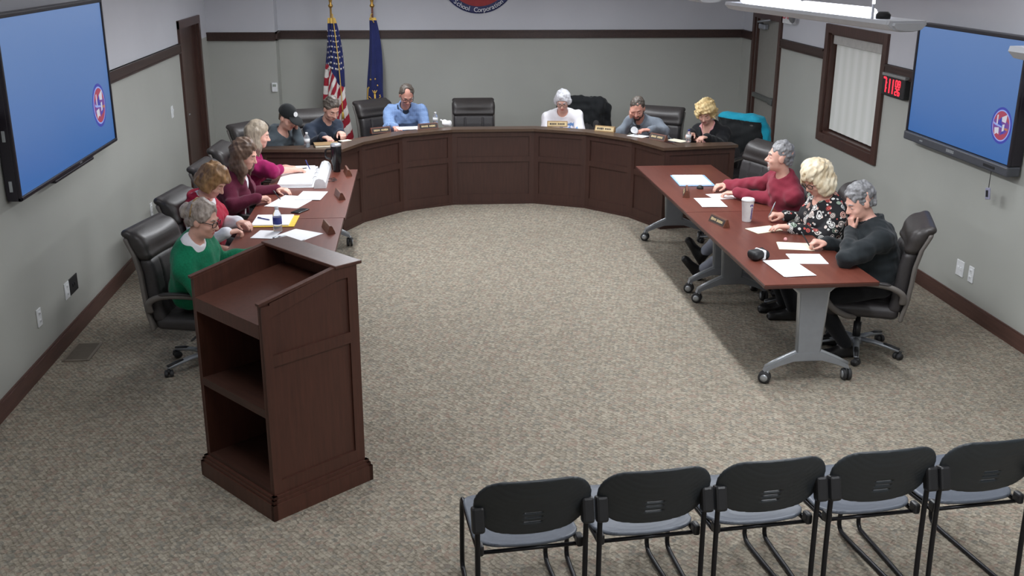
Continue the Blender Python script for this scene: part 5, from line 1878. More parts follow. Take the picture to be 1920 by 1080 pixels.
F = person('person with short white hair in white sweatshirt reading at the dais', (1.80, 12.68), -96, (1.715, 12.22, 1.115), -102, 26,
           {-1: dict(w=(1.55, 12.0, 0.80), d=(0.35, -1, 0)), 1: dict(w=(1.88, 11.97, 0.80), d=(-0.35, -1, 0))}, sw=0.185, girth=1.1, hs=0.98)
t = NT('white_sweatshirt')
tc = t.coord()
sx = t.n('ShaderNodeSeparateXYZ'); t.l(tc, sx.inputs[0])
nz = t.noise(tc, 26.0, 2)
zc = F.N[2] - 0.17 - F.base[2]
zz = t.math('LESS_THAN', t.math('ABSOLUTE', t.math('SUBTRACT', sx.outputs[2], zc)), 0.055)
xx = t.math('LESS_THAN', t.math('ABSOLUTE', t.math('SUBTRACT', sx.outputs[0], F.N[0] - F.base[0] + 0.05)), 0.085)
pt = t.math('MULTIPLY', t.math('MULTIPLY', zz, xx), t.math('GREATER_THAN', nz, 0.5))
t.set(Base_Color=t.mix(pt, lin((238, 236, 240)), lin((112, 152, 206))), Roughness=0.9)
top(F, 'sweatshirt', t.m, 0.022, 1.12, loose=1.13, sleeve=0.97, bust=0.012, neck=0.068, collar=(0.07, 0.02, 0.01), seed=23, hem=-0.1, fold=0.006)
trousers(F, MAT['pants_blue']); shoes(F)
hair_bob(F, H_WHITE, vol=0.006, amp=0.005, curl=85, seed=15, low=-0.035, fringe=False); eyebrows(F, H_WHITE); glasses(F, MAT['spec_m'])

F = person('bearded person in grey pullover with hand on forehead', (2.86, 11.94), -126, (2.48, 11.56, 1.115), -112, 28,
           {-1: dict(face=(-0.075, 0.075, -0.095), dh=(0.10, 0.0, 1.0), nh=(1.0, -0.35, 0.0), curl=0.35, e=(2.30, 11.58, 0.83)), 1: dict(w=(2.56, 11.22, 0.925), d=(-1, -0.05, 0), e=(2.76, 11.42, 0.87))}, sw=0.195, girth=1.08, skinmat='skin_r')
top(F, 'inner_shirt', MAT['dark_grey'], 0.004, 0.97, sleeves=False, fold=0, neck=0.062, collar=(0.064, 0.03, 0.008))
top(F, 'pullover', MAT['gray_knit'], 0.02, 1.1, loose=1.06, sleeve=0.98, neck=0.072, collar=(0.078, 0.045, 0.012), vneck=(0.10, 0.035), seed=27, hem=-0.1, fold=0.007)
trousers(F, MAT['pants_blue']); shoes(F)
hair_short(F, H_DKGREY, top=0.003, line=0.04, slope=0.75, side=-0.018, seed=19, amp=0.003, inflate=-0.002); beard(F, H_BEARD); eyebrows(F, H_BEARD)

F = person('person with curly blonde hair in black cardigan over pink top', (3.42, 11.38), -138, (3.16, 11.16, 1.115), -118, 28,
           {1: dict(w=(3.08, 10.78, 0.915), d=(-0.9, -0.6, 0), curl=0.7), -1: dict(w=(2.98, 11.02, 0.915), d=(-0.6, -0.9, 0))}, sw=0.18, girth=1.05, hs=0.97)
top(F, 'blouse', MAT['pink'], 0.004, 0.97, sleeves=False, neck=0.066, vneck=(0.09, 0.05), fold=0.003, bust=0.01)
top(F, 'cardigan', MAT['black_knit'], 0.024, 1.06, loose=1.13, sleeve=0.97, bust=0.010, neck=0.08, opening=(0.045, 0.03, 0.16), vneck=(0.13, 0.06), seed=31, hem=-0.1, fold=0.007)
trousers(F, MAT['pants_black']); shoes(F)
hair_bob(F, H_CURLY, vol=0.024, amp=0.015, curl=70, seed=33, low=-0.06); eyebrows(F, H_AUBURN)

# ---------------------------------------------------------------- right tables
F = person('person in burgundy shirt and grey trousers looking towards the left screen', (3.17, 8.42), 178, (3.00, 8.28, 1.175), 168, -4,
           {1: dict(w=(2.75, 8.60, 0.80), d=(-0.9, 0.55, -0.05), e=(3.08, 8.28, 0.80), curl=0.55), -1: dict(w=(2.76, 8.93, 0.805), d=(-1, -0.2, -0.05), e=(2.98, 8.62, 0.88), curl=0.6)}, sw=0.205, girth=1.08,
           feet={1: ((2.50, 8.62, 0.10), (-0.62, 0.05, 0.75)), -1: ((2.56, 8.80, 0.20), (-0.50, 0.12, 0.80))})
top(F, 'shirt', MAT['burgundy'], 0.02, 1.1, loose=1.10, sleeve=0.98, neck=0.07, collar=(0.072, 0.045, 0.010), seed=35, hem=-0.1, fold=0.008, belly=0.02)
trousers(F, MAT['pants_grey'], 1.05); shoes(F)
hair_short(F, H_GREY, top=0.014, line=0.05, slope=0.85, seed=37, amp=0.005); eyebrows(F, H_GREY); goatee(F, H_WBEARD)

F = person('person with platinum wavy hair in black winter print blouse', (3.22, 7.68), 182, (3.05, 7.58, 1.14), 200, 30,
           {1: dict(w=(2.83, 7.46, 0.795), d=(-1, 0.15, 0), curl=0.35), -1: dict(w=(2.90, 7.80, 0.80), d=(-1, 0.1, 0.1), curl=1.0, thumb=0.9)}, sw=0.19, girth=1.15, hs=0.98,
           feet={1: ((2.95, 7.55, 0.095), (-1, 0.1, 0)), -1: ((2.93, 7.72, 0.095), (-1, 0.15, 0))})
top(F, 'blouse', MAT['print'], 0.02, 1.15, loose=1.10, sleeve=0.95, bust=0.02, neck=0.078, vneck=(0.03, 0.05), seed=41, hem=-0.12, fold=0.006, belly=0.03)
trousers(F, MAT['pants_black'], 1.1); shoes(F)
hair_bob(F, H_PLAT, vol=0.026, amp=0.013, curl=48, seed=43, low=-0.13); eyebrows(F, H_AUBURN); glasses(F)
MB().tube([np.array((2.868, 7.472, 0.80)) - F.base + np.array((0, math.cos(a) * 0.034, math.sin(a) * 0.03)) for a in np.linspace(0, 2 * PI, 14)[:-1]], 0.006, 6, 0, True).build('watch', MAT['black'], F.root)

F = person('grey haired person in black jacket with chin on hand', (3.24, 6.80), 176, (3.09, 6.85, 1.13), 186, 24,
           {1: dict(face=(0.02, 0.125, -0.165), dh=(-0.15, -0.25, 1.0), nh=(0.1, -1.0, -0.2), curl=1.1, thumb=0.2, e=(2.90, 6.55, 0.80)), -1: dict(w=(2.93, 6.98, 0.80), d=(-1, 0.05, 0.12), curl=0.9, thumb=0.9)}, sw=0.225, girth=1.25,
           feet={1: ((3.05, 6.75, 0.095), (-1, -0.1, 0)), -1: ((3.1, 6.98, 0.095), (-1, 0.2, 0))})
top(F, 'jacket', MAT['jacket'], 0.022, 1.26, loose=1.16, sleeve=0.98, neck=0.074, collar=(0.08, 0.065, 0.012), seed=47, hem=-0.1, fold=0.009, belly=0.05)
m = MB().tube([F.N + F.tf * (0.115 + 0.03 * k) - F.t * (0.0 + 0.05 * k) - F.base for k in np.linspace(0, 1.6, 6)], 0.006, 6)
m.build('zip', MAT['silver_lt'], F.root)
trousers(F, MAT['pants_black'], 1.2); shoes(F)
hair_short(F, H_GREY, top=0.018, line=0.052, slope=0.8, seed=49, amp=0.006); eyebrows(F, H_GREY); goatee(F, H_GREY)
# ------------------------------------------------------------------ chairs in place
CHZ = 0.865
def place_exec(*a):
    o = exec_chair(*a)
    o.scale = (1, 1, CHZ)
    return o
place_exec(-1.51, 6.95, -14, 'dark leather office chair of the person in the green sweater')
place_exec(-1.53, 7.92, -10, 'dark leather office chair of the person in the red vest')
place_exec(-1.54, 9.12, -6, 'dark leather office chair of the person in the maroon cardigan')
place_exec(-1.54, 10.0, -4, 'dark leather office chair of the person in the magenta top')
place_exec(-1.55, 11.14, -36, 'dark leather office chair of the young person in the cap')
place_exec(-1.15, 11.95, -75, 'dark leather office chair of the person in the navy sweater')
place_exec(-0.34, 12.78, -50, 'dark leather office chair turned aside behind the blue checked shirt')
place_exec(0.7, 12.74, -90, 'empty dark leather office chair at the middle of the dais')
WCH = place_exec(1.98, 12.83, -112, 'dark leather office chair under the black coat')
place_exec(2.76, 11.93, -120, 'dark leather office chair of the bearded person in grey')
BCH = place_exec(3.42, 11.36, -146, 'dark leather office chair under the teal jacket')
place_exec(3.06, 9.66, 196, 'empty dark leather office chair at the far end of the right table')
place_exec(3.10, 8.58, 168, 'dark leather office chair of the person in the burgundy shirt')
place_exec(3.12, 7.84, 168, 'dark leather office chair of the person in the winter print blouse')
place_exec(3.18, 6.86, 159, 'dark leather office chair of the person in the black jacket')

st0 = None
SLAB = ['first from the lectern side', 'second from the lectern side', 'middle one of the five', 'second from the right wall side', 'nearest the right wall side, cut by the picture edge']
fang = math.radians(95.6)
for i in range(5):
    lab = 'black stacking chair seen from behind, ' + SLAB[i]
    if st0 is None:
        st0 = make_stack(lab); o = st0
    else:
        o = copy_tree(st0); o['label'] = lab
    o.location = (0.425 + 0.506 * i + 0.29 * math.cos(fang), 3.62 + 0.045 * i + 0.29 * math.sin(fang), 0)
    o.rotation_euler = (0, 0, fang)

# coats over chair backs
def coat(name, label, cat, chair, mat, seed, drop=0.62, inner=None, wide=0.31):
    t = thing(name, label, cat, tuple(chair.location), chair.rotation_euler[2])
    s = SDF((-0.62, -0.45, 0.3), (-0.05, 0.45, 1.25), 0.009)
    zt = 1.17 * CHZ
    s.box((-0.345, 0, zt - 0.16), (0.10, wide, 0.19), None, 0.07)
    s.box((-0.425, 0, zt - 0.34), (0.055, wide - 0.02, 0.30), None, 0.05, 0.05)
    s.box((-0.27, 0, zt - 0.26), (0.05, wide - 0.04, 0.18), None, 0.045, 0.04)
    for sd in (-1, 1):
        s.cone((-0.37, sd * (wide - 0.03), zt - 0.10), (-0.41, sd * (wide + 0.03), zt - drop), 0.075, 0.055, 0.04)
    s.rough(0.013, wob(26, 7, seed)); s.rough(0.007, wob(60, 7, seed + 2))
    mats = [mat]
    mi = None
    if inner is not None:
        mats = [mat, inner]
        mi = lambda c: (((c[:, 0] > -0.30)) & (c[:, 2] < zt - 0.03)).astype(int)
    sdf_obj(s, 'coat_body', mats, t, (0, 0, 0), 1, mi)
    return t
coat('coat', 'black coat draped over the chair behind the white sweatshirt', 'coat', WCH, MAT['coat_black'], 3)
coat('jacket', 'teal jacket with black lining draped over a chair behind the dais end', 'jacket', BCH, MAT['teal'], 8, inner=MAT['coat_black'])

# ------------------------------------------------------------------ flags
FM = {'blue': fabric('flag_blue', (34, 40, 84), 0.85), 'red': fabric('flag_red', (150, 38, 52), 0.85), 'white': fabric('flag_white', (214, 208, 204), 0.85), 'gold': plain('flag_gold', (196, 160, 72), 0.6)}
def flag(name, label, x, y, zt, zb, w0, w1, lean, style, seed):
    t = thing(name, label, 'flag', (x, y, 0))
    MB().lathe([(0.17, 0), (0.17, 0.02), (0.12, 0.05), (0.04, 0.07), (0.03, 0.14)], (0, 0, 0), 24).build('stand', MAT['brass'], t)
    MB().tube([(0, 0, 0.08), (0, 0, zt + 0.12)], 0.0125, 10).build('pole', MAT['brass'] if style == 'stripes' else MAT['wood_lt'], t)
    m = MB().lathe([(0.014, 0), (0.028, 0.015), (0.03, 0.03), (0.014, 0.05), (0.02, 0.08), (0.032, 0.13), (0.022, 0.18), (0.004, 0.24)], (0, 0, zt + 0.12), 14)
    m.build('finial', MAT['brass'], t)
    nu, nvv = 120, 190
    rr = random.Random(seed)
    ph = rr.uniform(0, 6)
    verts, faces, mi = [], [], []
    for j in range(nvv + 1):
        v = j / nvv
        z = zt + (zb - zt) * v
        R = w0 + (w1 - w0) * v ** 0.8
        cx = lean * v + 0.012 * math.sin(v * 7)
        for i in range(nu):
            a = 2 * PI * i / nu
            fold = 1 + 0.26 * math.sin(4 * a + ph + 2.2 * v) + 0.14 * math.sin(7 * a + 1.3 * ph - 3 * v)
            verts.append((cx + R * fold * math.cos(a), R * 0.55 * fold * math.sin(a), z + 0.03 * math.sin(3 * a + ph) * v))
    for j in range(nvv):
        for i in range(nu):
            faces.append((j * nu + i, j * nu + (i + 1) % nu, (j + 1) * nu + (i + 1) % nu, (j + 1) * nu + i))
            v = (j + 0.5) / nvv; u = (i + 0.5) / nu
            side = math.cos(2 * PI * u)
            if style == 'stripes':
                cant = 0.46 + 0.10 * side
                if v < 0.04: k = 3
                elif v < cant: k = 0
                else:
                    k = 1 if int(math.floor(v * 15.0 + side * 3.0 + 60)) % 2 == 0 else 2
            else:
                k = 3 if (v > 0.55 and 0.44 < u < 0.52) or v < 0.02 else 0
            mi.append(k)
    # stars or torch emblem standing on the cloth
    m = MB()
    def on(u, v, lift=0.004):
        i = int(u * nu) % nu; j = int(v * nvv)
        p = Vector(verts[j * nu + i]); a = 2 * PI * u
        return p + Vector((math.cos(a), math.sin(a) * 1.6, 0)).normalized() * lift, Vector((math.cos(a), math.sin(a) * 1.6, 0)).normalized()
    def star(u, v, r):
        p, n_ = on(u, v)
        x_ = Vector((0, 0, 1)).cross(n_).normalized()
        pts = []
        for k in range(10):
            q = r if k % 2 == 0 else r * 0.45
            a = PI / 2 + k * PI / 5
            pts.append(p + x_ * math.cos(a) * q + Vector((0, 0, 1)) * math.sin(a) * q)
        m.prism(pts, n_ * 0.002)
    if style == 'stripes':
        for j in range(8):
            for u in np.linspace(0.5, 1.0, 9):
                star(u + (0.03 if j % 2 else 0), 0.10 + 0.043 * j, 0.012 + 0.001 * j)
        for v_ in m.bm.verts:
            v_.index = -1
        off = {}
        for v_ in m.bm.verts:
            off[v_] = len(verts); verts.append(tuple(v_.co))
        for f_ in m.bm.faces:
            faces.append(tuple(off[v_] for v_ in f_.verts)); mi.append(2)
    else:
        for k in range(9):
            star(0.72 + 0.12 * math.cos(k * 0.7), 0.62 + 0.14 * math.sin(k * 0.7), 0.014)
        p0, n_ = on(0.74, 0.60, 0.01); p1, _ = on(0.74, 0.76, 0.01)
        m.tube([p0, p1], [0.012, 0.005], 6)
        for s_ in (-0.03, 0.0, 0.03):
            m.tube([p0, p0 + Vector((s_, 0, 0.05))], [0.009, 0.003], 6)
            m.tube([p0 + Vector((s_ * 1.5, 0, -0.06)), p0 + Vector((s_ * 2.5, 0, -0.03))], 0.005, 6)
        m.build('torch_emblem', FM['gold'], t)
    me = bpy.data.meshes.new('cloth')
    me.from_pydata(verts, [], faces)
    for p, k in zip(me.polygons, mi):
        p.material_index = k; p.use_smooth = True
    o = link('cloth', me, [FM['blue'], FM['red'], FM['white'], FM['gold']], t)
    if style == 'stripes':
        MB().tube(smooth_path([(0.02, -0.02, zt + 0.05), (0.07, -0.09, zt - 0.5), (0.10, -0.13, zt - 1.15)], 6), 0.006, 6).lathe([(0.006, 0.09), (0.014, 0.075), (0.018, 0.0)], (0.10, -0.13, zt - 1.24), 10).build('cord', FM['gold'], t)
    else:
        MB().tube(smooth_path([(0.0, -0.02, zt + 0.05), (-0.02, -0.04, zt + 0.02), (0.02, -0.05, zt - 0.06)], 4), 0.006, 6).build('cord', FM['gold'], t)
    return t
flag('national_flag', 'red, white and starred blue flag on a pole behind the navy sweater', -1.05, 13.42, 2.0, 0.45, 0.035, 0.155, 0.03, 'stripes', 4)
flag('state_flag', 'dark blue flag with gold torch on a pole beside the checked shirt', -0.54, 13.46, 2.0, 0.45, 0.032, 0.13, 0.03, 'plain', 9)

# ------------------------------------------------------------------ things on the desks
DT, TT = DZ + 0.0005, TH + 0.0005
def single(name, mb, mat, label, cat, loc, rz=0.0, group=None):
    o = mb.build(name, mat)
    o.location = loc
    o.rotation_euler = (0, 0, rz)
    return tag(o, label, cat, group)
def sheet(label, x, y, z, w, h, deg, n=1, name='paper_sheet', mat=None, group='loose papers', thick=0.0012):
    """n loosely squared sheets"""
    m = MB()
    rr = random.Random(int(abs(x * 977 + y * 131)))
    for k in range(n):
        m.box((rr.uniform(-1, 1) * 0.004 * (n > 1), rr.uniform(-1, 1) * 0.004 * (n > 1), thick * (k + 0.5)), (w, h, thick * 0.9), rotz(rr.uniform(-0.02, 0.02) * (n > 1)))
    return single(name, m, mat or MAT['paper'], label, 'paper', (x, y, z), math.radians(deg), group)
def nameplate(label, x, y, z, deg, face='plate_dark', L=0.235):
    """wedge; its written face looks along local -y"""
    t = thing('nameplate', label, 'nameplate', (x, y, z), math.radians(deg), 'desk nameplates')
    m = MB().prism([(-L / 2, -0.032, 0), (-L / 2, 0.03, 0), (-L / 2, 0.012, 0.062), (-L / 2, -0.004, 0.062)], (L, 0, 0))
    m.build('block', MAT['wood_lt'] if face == 'plate_dark' else MAT['tan'], t)
    nrm = Vector((0, -0.062, 0.028)).normalized()
    R = Matrix.Rotation(math.atan2(0.028, 0.062) * -1, 3, 'X')
    c = Vector((0, -0.019, 0.032))
    MB().box(c + nrm * 0.0, (L - 0.02, 0.003, 0.048), R).build('face', MAT[face], t)
    m = MB()
    rr = random.Random(int(x * 100 + y * 10))
    px = -L / 2 + 0.03
    while px < L / 2 - 0.04:
        wd_ = rr.uniform(0.008, 0.016)
        m.box(c + nrm * 0.002 + Vector((px + wd_ / 2, 0, 0)), (wd_, 0.002, 0.02 + rr.uniform(-0.003, 0.004)), R)
        px += wd_ + 0.004
        if abs(px) < 0.014: px += 0.014
    m.build('engraving', MAT['plate_gold'] if face == 'plate_dark' else MAT['plate_dark'], t)
    return t
nameplate('dark nameplate on the dais at the right hand of the checked shirt', -0.42, 11.50, DT, 28)
nameplate('dark nameplate on the dais left of the white tissue', 0.11, 11.74, DT, 22)
nameplate('pale nameplate with black letters in front of the white sweatshirt', 1.60, 11.80, DT, -8, 'plate_gold')
nameplate('pale nameplate with black letters between white sweatshirt and grey pullover', 2.09, 11.42, DT, -32, 'plate_gold')
nameplate('dark nameplate on the dais in front of the grey pullover', 2.57, 10.85, DT, -58)
nameplate('dark nameplate beside the spectacles on the binder table', -0.69, 9.92, TT, 100)
nameplate('dark nameplate beside the open papers of the maroon cardigan', -0.70, 8.93, TT, 104)
nameplate('dark nameplate near the white pen behind the lectern', -0.71, 7.80, TT, 106)
nameplate('dark nameplate beside the folder of the burgundy shirt', 2.36, 8.80, TT, -104)
nameplate('dark nameplate facing the room near the white cup', 2.36, 7.76, TT, -76)

# dais items
def bottle(label, x, y, z, cap='white', lab='white', h=0.2, r=0.032, sc=1.0):
    t = thing('water_bottle', label, 'bottle', (x, y, z), 0.4, 'water bottles')
    k = h / 0.2
    MB().lathe([(r * 0.85, 0), (r, 0.006), (r, 0.05 * k), (r * 0.95, 0.055 * k), (r, 0.06 * k), (r, 0.12 * k), (r * 0.9, 0.145 * k), (r * 0.45, 0.172 * k), (r * 0.4, 0.182 * k)], (0, 0, 0), 20).build('body', MAT['bottle'], t)
    MB().lathe([(r * 1.02, 0.065 * k), (r * 1.02, 0.118 * k)], (0, 0, 0), 20).build('wrap_label', MAT[lab], t)
    MB().lathe([(r * 0.46, 0.178 * k), (r * 0.46, 0.2 * k), (r * 0.38, 0.203 * k)], (0, 0, 0), 16).build('screw_cap', MAT[cap], t)
    return t
bottle('small clear water bottle on the dais beside the hoodie sleeve', -1.14, 10.66, DT, 'white', 'white', 0.15, 0.03)
bottle('clear water bottle with blue wrapper standing by the lectern papers', -1.09, 7.78, TT, 'white', 'blueink', 0.2, 0.034)
bottle('small water bottle with blue cap in front of the black cardigan', 2.86, 10.70, DT, 'blueink', 'white', 0.13, 0.028)
bottle('water bottle with white cap behind a nameplate near the checked shirt', 0.20, 11.98, DT, 'white', 'white', 0.15, 0.028)
t = thing('notebook', 'tan covered notebook lying on the dais before the navy sweater', 'notebook', (-0.95, 10.72, DT), 0.2)
MB().box((0, 0, 0.012), (0.24, 0.17, 0.02)).build('pages', MAT['paper_w'], t)
MB().box((0, 0, 0.0245), (0.25, 0.18, 0.005), None, 0, 0.002).build('cover', MAT['tan'], t)
s = SDF((-0.1, -0.1, -0.02), (0.1, 0.1, 0.1), 0.005)
s.ell((0, 0, 0.03), (0.06, 0.045, 0.034)); s.cone((-0.03, 0, 0.04), (-0.06, 0.02, 0.062), 0.018, 0.01, 0.02); s.rough(0.008, wob(80, 7, 3)); s.clip((0, 0, 0), (0, 0, -1))
o = sdf_obj(s, 'tissue', MAT['paper']); o.location = (0.33, 11.93, DT - 0.001)
tag(o, 'crumpled white tissue on the dais left of the empty chair', 'tissue')
m = MB().lathe([(0.0001, 0.0), (0.028, 0.0), (0.036, 0.10), (0.033, 0.10), (0.026, 0.006)], (0, 0, 0), 18)
o = single('paper_cup', m, MAT['paper'], 'small white paper cup tipped before the grey pullover', 'cup', (2.40, 11.20, DT + 0.035), -0.5)
o.rotation_euler = (math.radians(72), 0, -0.5)
sheet('cream papers on the dais right of the grey pullover', 2.76, 10.78, DT, 0.2, 0.13, -55, 3, mat=MAT['paper_w'])
sheet('white paper under the hands of the bearded person', 2.40, 11.10, DT, 0.2, 0.14, -45, 2)
sheet('white paper under the forearms of the checked shirt', -0.10, 11.80, DT, 0.28, 0.21, 10, 1)
sheet('folded note in the hands of the navy sweater', -0.78, 11.02, DT, 0.12, 0.08, 40, 2, mat=MAT['paper_w'])

# tumbler by the dais end, standing on the binder table
t = thing('tumbler', 'tall black insulated tumbler with silver lid beside the dais end', 'tumbler', (-0.80, 10.04, TT))
MB().lathe([(0.034, 0), (0.036, 0.01), (0.037, 0.06), (0.05, 0.1), (0.052, 0.25), (0.05, 0.255)], (0, 0, 0), 24).build('body', MAT['blackgloss'], t)
MB().lathe([(0.053, 0.252), (0.053, 0.268), (0.045, 0.278), (0.02, 0.28)], (0, 0, 0), 24).build('lid', MAT['silver_lt'], t)
MB().tube(smooth_path([(-0.05, -0.005, 0.225), (-0.095, -0.01, 0.215), (-0.1, -0.01, 0.15), (-0.052, -0.005, 0.125)], 5), 0.009, 8).build('handle', MAT['blackgloss'], t)

# open binder
t = thing('ring_binder', 'large white ring binder lying open before the magenta top', 'binder', (-1.08, 9.75, TT), 0.02)
m = MB()
m.box((-0.06, 0.0, 0.003), (0.34, 0.86, 0.004), None, 0)
m.build('cover', MAT['white'], t)
m = MB().box((-0.06, 0.0, 0.020), (0.31, 0.82, 0.026), Matrix.Rotation(0.01, 3, 'Y'))
m.box((-0.07, 0.02, 0.036), (0.30, 0.80, 0.003), rotz(0.03))
m.build('pages', MAT['paper'], t)
m = MB()
prof = [(0.115, 0.0), (0.118, 0.045), (0.135, 0.078), (0.165, 0.09), (0.20, 0.08), (0.222, 0.05), (0.226, 0.0)]
m.prism([(x0, -0.46, z0) for x0, z0 in prof], (0, 0.86, 0))
m.build('spine', MAT['white'], t)
m = MB()
for y in (-0.2, 0.0, 0.2):
    m.tube([(0.085, y, 0.03), (0.1, y, 0.055), (0.125, y, 0.055), (0.14, y, 0.03)], 0.003, 6)
m.build('rings', MAT['silver'], t)
def pen(label, x, y, z, deg, mat='blueink', tilt=0.0, L=0.14, name='pen'):
    m = MB().tube([(-L / 2, 0, 0), (L / 2 - 0.012, 0, 0)], 0.0048, 8, 0).tube([(L / 2 - 0.012, 0, 0), (L / 2, 0, 0)], [0.0042, 0.001], 8, 1)
    m.box((-L / 2 + 0.02, 0, 0.006), (0.035, 0.003, 0.002), None, 1)
    o = m.build(name, [MAT[mat], MAT['silver_lt']])
    o.location = (x, y, z); o.rotation_euler = (0, -tilt, math.radians(deg))
    return tag(o, label, 'pen', 'pens')
pen('dark pen lying across the open binder pages', -1.14, 9.98, TT + 0.046, 30, 'black')
pen('pen held by the person in magenta above the binder', -1.06, 9.88, TT + 0.10, 70, 'blueink', -0.9)
# spectacles and pens beside the tumbler
m = MB()
for y in (-0.035, 0.035):
    m.tube([(0.02 * math.cos(a), y + 0.026 * math.sin(a), 0.012 + 0.006 * math.cos(a)) for a in np.linspace(0, 2 * PI, 14)[:-1]], 0.003, 6, 0, True)
    m.tube([(0.0, y * 1.7, 0.012), (-0.1, y * 1.6, 0.006)], 0.003, 6)
m.tube([(0.005, -0.01, 0.016), (0.005, 0.01, 0.016)], 0.003, 6)
single('spectacles', m, MAT['black'], 'folded dark spectacles on the table beside the tumbler', 'spectacles', (-0.80, 9.62, TT), 0.3)
sheet('white papers under the hand of the maroon cardigan', -1.10, 8.78, TT, 0.30, 0.42, -18, 3)
sheet('white papers beyond the maroon cardigan papers', -0.95, 8.98, TT + 0.0045, 0.22, 0.32, -8, 3)
pen('pen held by the person in the maroon cardigan', -1.22, 8.80, TT + 0.055, 60, 'black', -0.8)
t = thing('phone', 'dark phone lying face down beyond the yellow edged pad', 'phone', (-0.99, 8.43, TT), 1.1)
MB().box((0, 0, 0.005), (0.16, 0.08, 0.009), None, 0, 0.004).build('case', MAT['blackgloss'], t)
MB().box((0.055, 0.018, 0.0105), (0.03, 0.025, 0.002), None, 0, 0.001).build('camera_bump', MAT['black'], t)
t = thing('folder', 'yellow folder edge under white sheets beside the water bottle', 'folder', (-1.16, 8.10, TT), -0.02)
MB().box((0.018, -0.004, 0.004), (0.325, 0.35, 0.006), None, 0, 0.002).build('cover', MAT['yellow'], t)
MB().box((-0.01, 0.01, 0.011), (0.29, 0.33, 0.008)).build('sheets', MAT['paper'], t)
pen('blue pen lying on the yellow folder', -1.24, 8.12, TT + 0.021, -38, 'blueink')
sheet('large white paper right of the water bottle', -0.92, 7.68, TT, 0.27, 0.24, -34, 2)
sheet('white paper in the hands of the red vest', -1.17, 7.70, TT + 0.002, 0.17, 0.22, -12, 2)
pen('short white pen in front of the lectern papers', -0.89, 7.48, TT + 0.006, 62, 'white', 0, 0.11)
m = MB()
m.tube([(0.02 * math.cos(a), 0.02 * math.sin(a), 0.004) for a in np.linspace(0, 2 * PI, 14)[:-1]], 0.003, 6, 0, True)
m.box((0.035, 0.01, 0.004), (0.05, 0.016, 0.004), rotz(0.3), 0, 0.001).box((0.03, -0.02, 0.005), (0.045, 0.014, 0.004), rotz(-0.5), 0, 0.001).box((-0.03, -0.012, 0.006), (0.04, 0.026, 0.01), rotz(0.5), 0, 0.003)
single('keys', m, MAT['silver_lt'], 'bunch of keys on the papers below the water bottle', 'keys', (-1.06, 7.60, TT + 0.005), 0.4)

# right tables
t = thing('folder', 'blue edged folder with white sheets at the far right table', 'folder', (2.56, 9.36, TT), -0.05)
MB().box((0, 0, 0.006), (0.33, 0.46, 0.010), None, 0, 0.002).build('cover', plain('pale_blue_card', (150, 190, 226), 0.6), t)
MB().box((-0.01, -0.015, 0.015), (0.29, 0.42, 0.010)).build('sheets', MAT['paper'], t)
single('computer_mouse', (lambda m: m.lathe([(0.03, 0), (0.032, 0.008), (0.026, 0.022), (0.012, 0.03)], (0, 0, 0), 16))(MB()), MAT['black'], 'small black mouse beside the hand of the burgundy shirt', 'mouse', (2.55, 9.04, TT))
sheet('white paper under the hands of the burgundy shirt', 2.70, 8.72, TT, 0.30, 0.2, 8, 3)
sheet('white sheet with rounded corner near the table seam', 2.49, 8.48, TT + 0.0042, 0.215, 0.33, -2, 2)
t = thing('drinks_cup', 'large white cup with lid and purple print on the right table', 'cup', (2.61, 7.84, TT), -1.2)
MB().lathe([(0.036, 0), (0.037, 0.004), (0.05, 0.17), (0.051, 0.172)], (0, 0, 0), 28).build('body', MAT['white'], t)
MB().lathe([(0.052, 0.166), (0.053, 0.176), (0.05, 0.18), (0.047, 0.188), (0.03, 0.19)], (0, 0, 0), 28).build('lid', MAT['white'], t)
m = MB()
R_ = lambda z: 0.0375 + (0.05 - 0.037) * z / 0.17
for k in range(8):
    z = 0.028 + 0.012 * k
    m.box((R_(z) + 0.0002, 0.008, z), (0.0015, 0.012, 0.008))
for k in range(3):
    z = 0.135
    m.box((R_(z) + 0.0002, -0.008 + 0.01 * k, z + 0.006 * (k % 2)), (0.0015, 0.008, 0.014))
m.build('print', plain('purple_print', (92, 72, 140), 0.6), t)
sheet('cream notepad under the hand of the print blouse', 2.66, 7.56, TT, 0.16, 0.24, -70, 4, 'notepad', MAT['paper_w'])
pen('pen held upright by the person in the print blouse', 2.82, 7.86, TT + 0.085, 10, 'silver', 1.2)
m = MB().lathe([(0.012, 0), (0.014, 0.012), (0.008, 0.024)], (0, 0, 0), 12)
single('eraser', m, MAT['pink'], 'tiny pink eraser behind the papers of the black jacket', 'eraser', (2.72, 7.24, TT))
sheet('cream paper under the writing hand of the black jacket', 2.74, 7.08, TT, 0.25, 0.2, -14, 3, mat=MAT['paper_w'])
sheet('white paper beyond the two overlapping sheets at the near table end', 2.71, 6.76, TT, 0.24, 0.24, -6, 2)
sheet('topmost white papers at the near end of the right table', 2.50, 6.54, TT + 0.003, 0.22, 0.38, 4, 3)
pen('pen held by the person in the black jacket', 2.80, 7.04, TT + 0.06, 120, 'black', 0.8)
t = thing('pouch', 'small black pouch with a white strip near the table edge', 'pouch', (2.36, 6.78, TT), 0.5)
s = SDF((-0.1, -0.08, -0.02), (0.1, 0.08, 0.1), 0.005)
s.box((0, 0, 0.035), (0.075, 0.048, 0.034), None, 0.028); s.rough(0.004, wob(60, 6, 8)); s.clip((0, 0, 0.002), (0, 0, -1))
sdf_obj(s, 'body', MAT['black'], t)
MB().box((0.02, 0, 0.035), (0.026, 0.1, 0.074), None, 0, 0.02).build('strip', MAT['white'], t)
MB().box((0.06, 0.035, 0.058), (0.05, 0.014, 0.012), rotz(0.3), 0, 0.004).build('strap', MAT['black'], t)

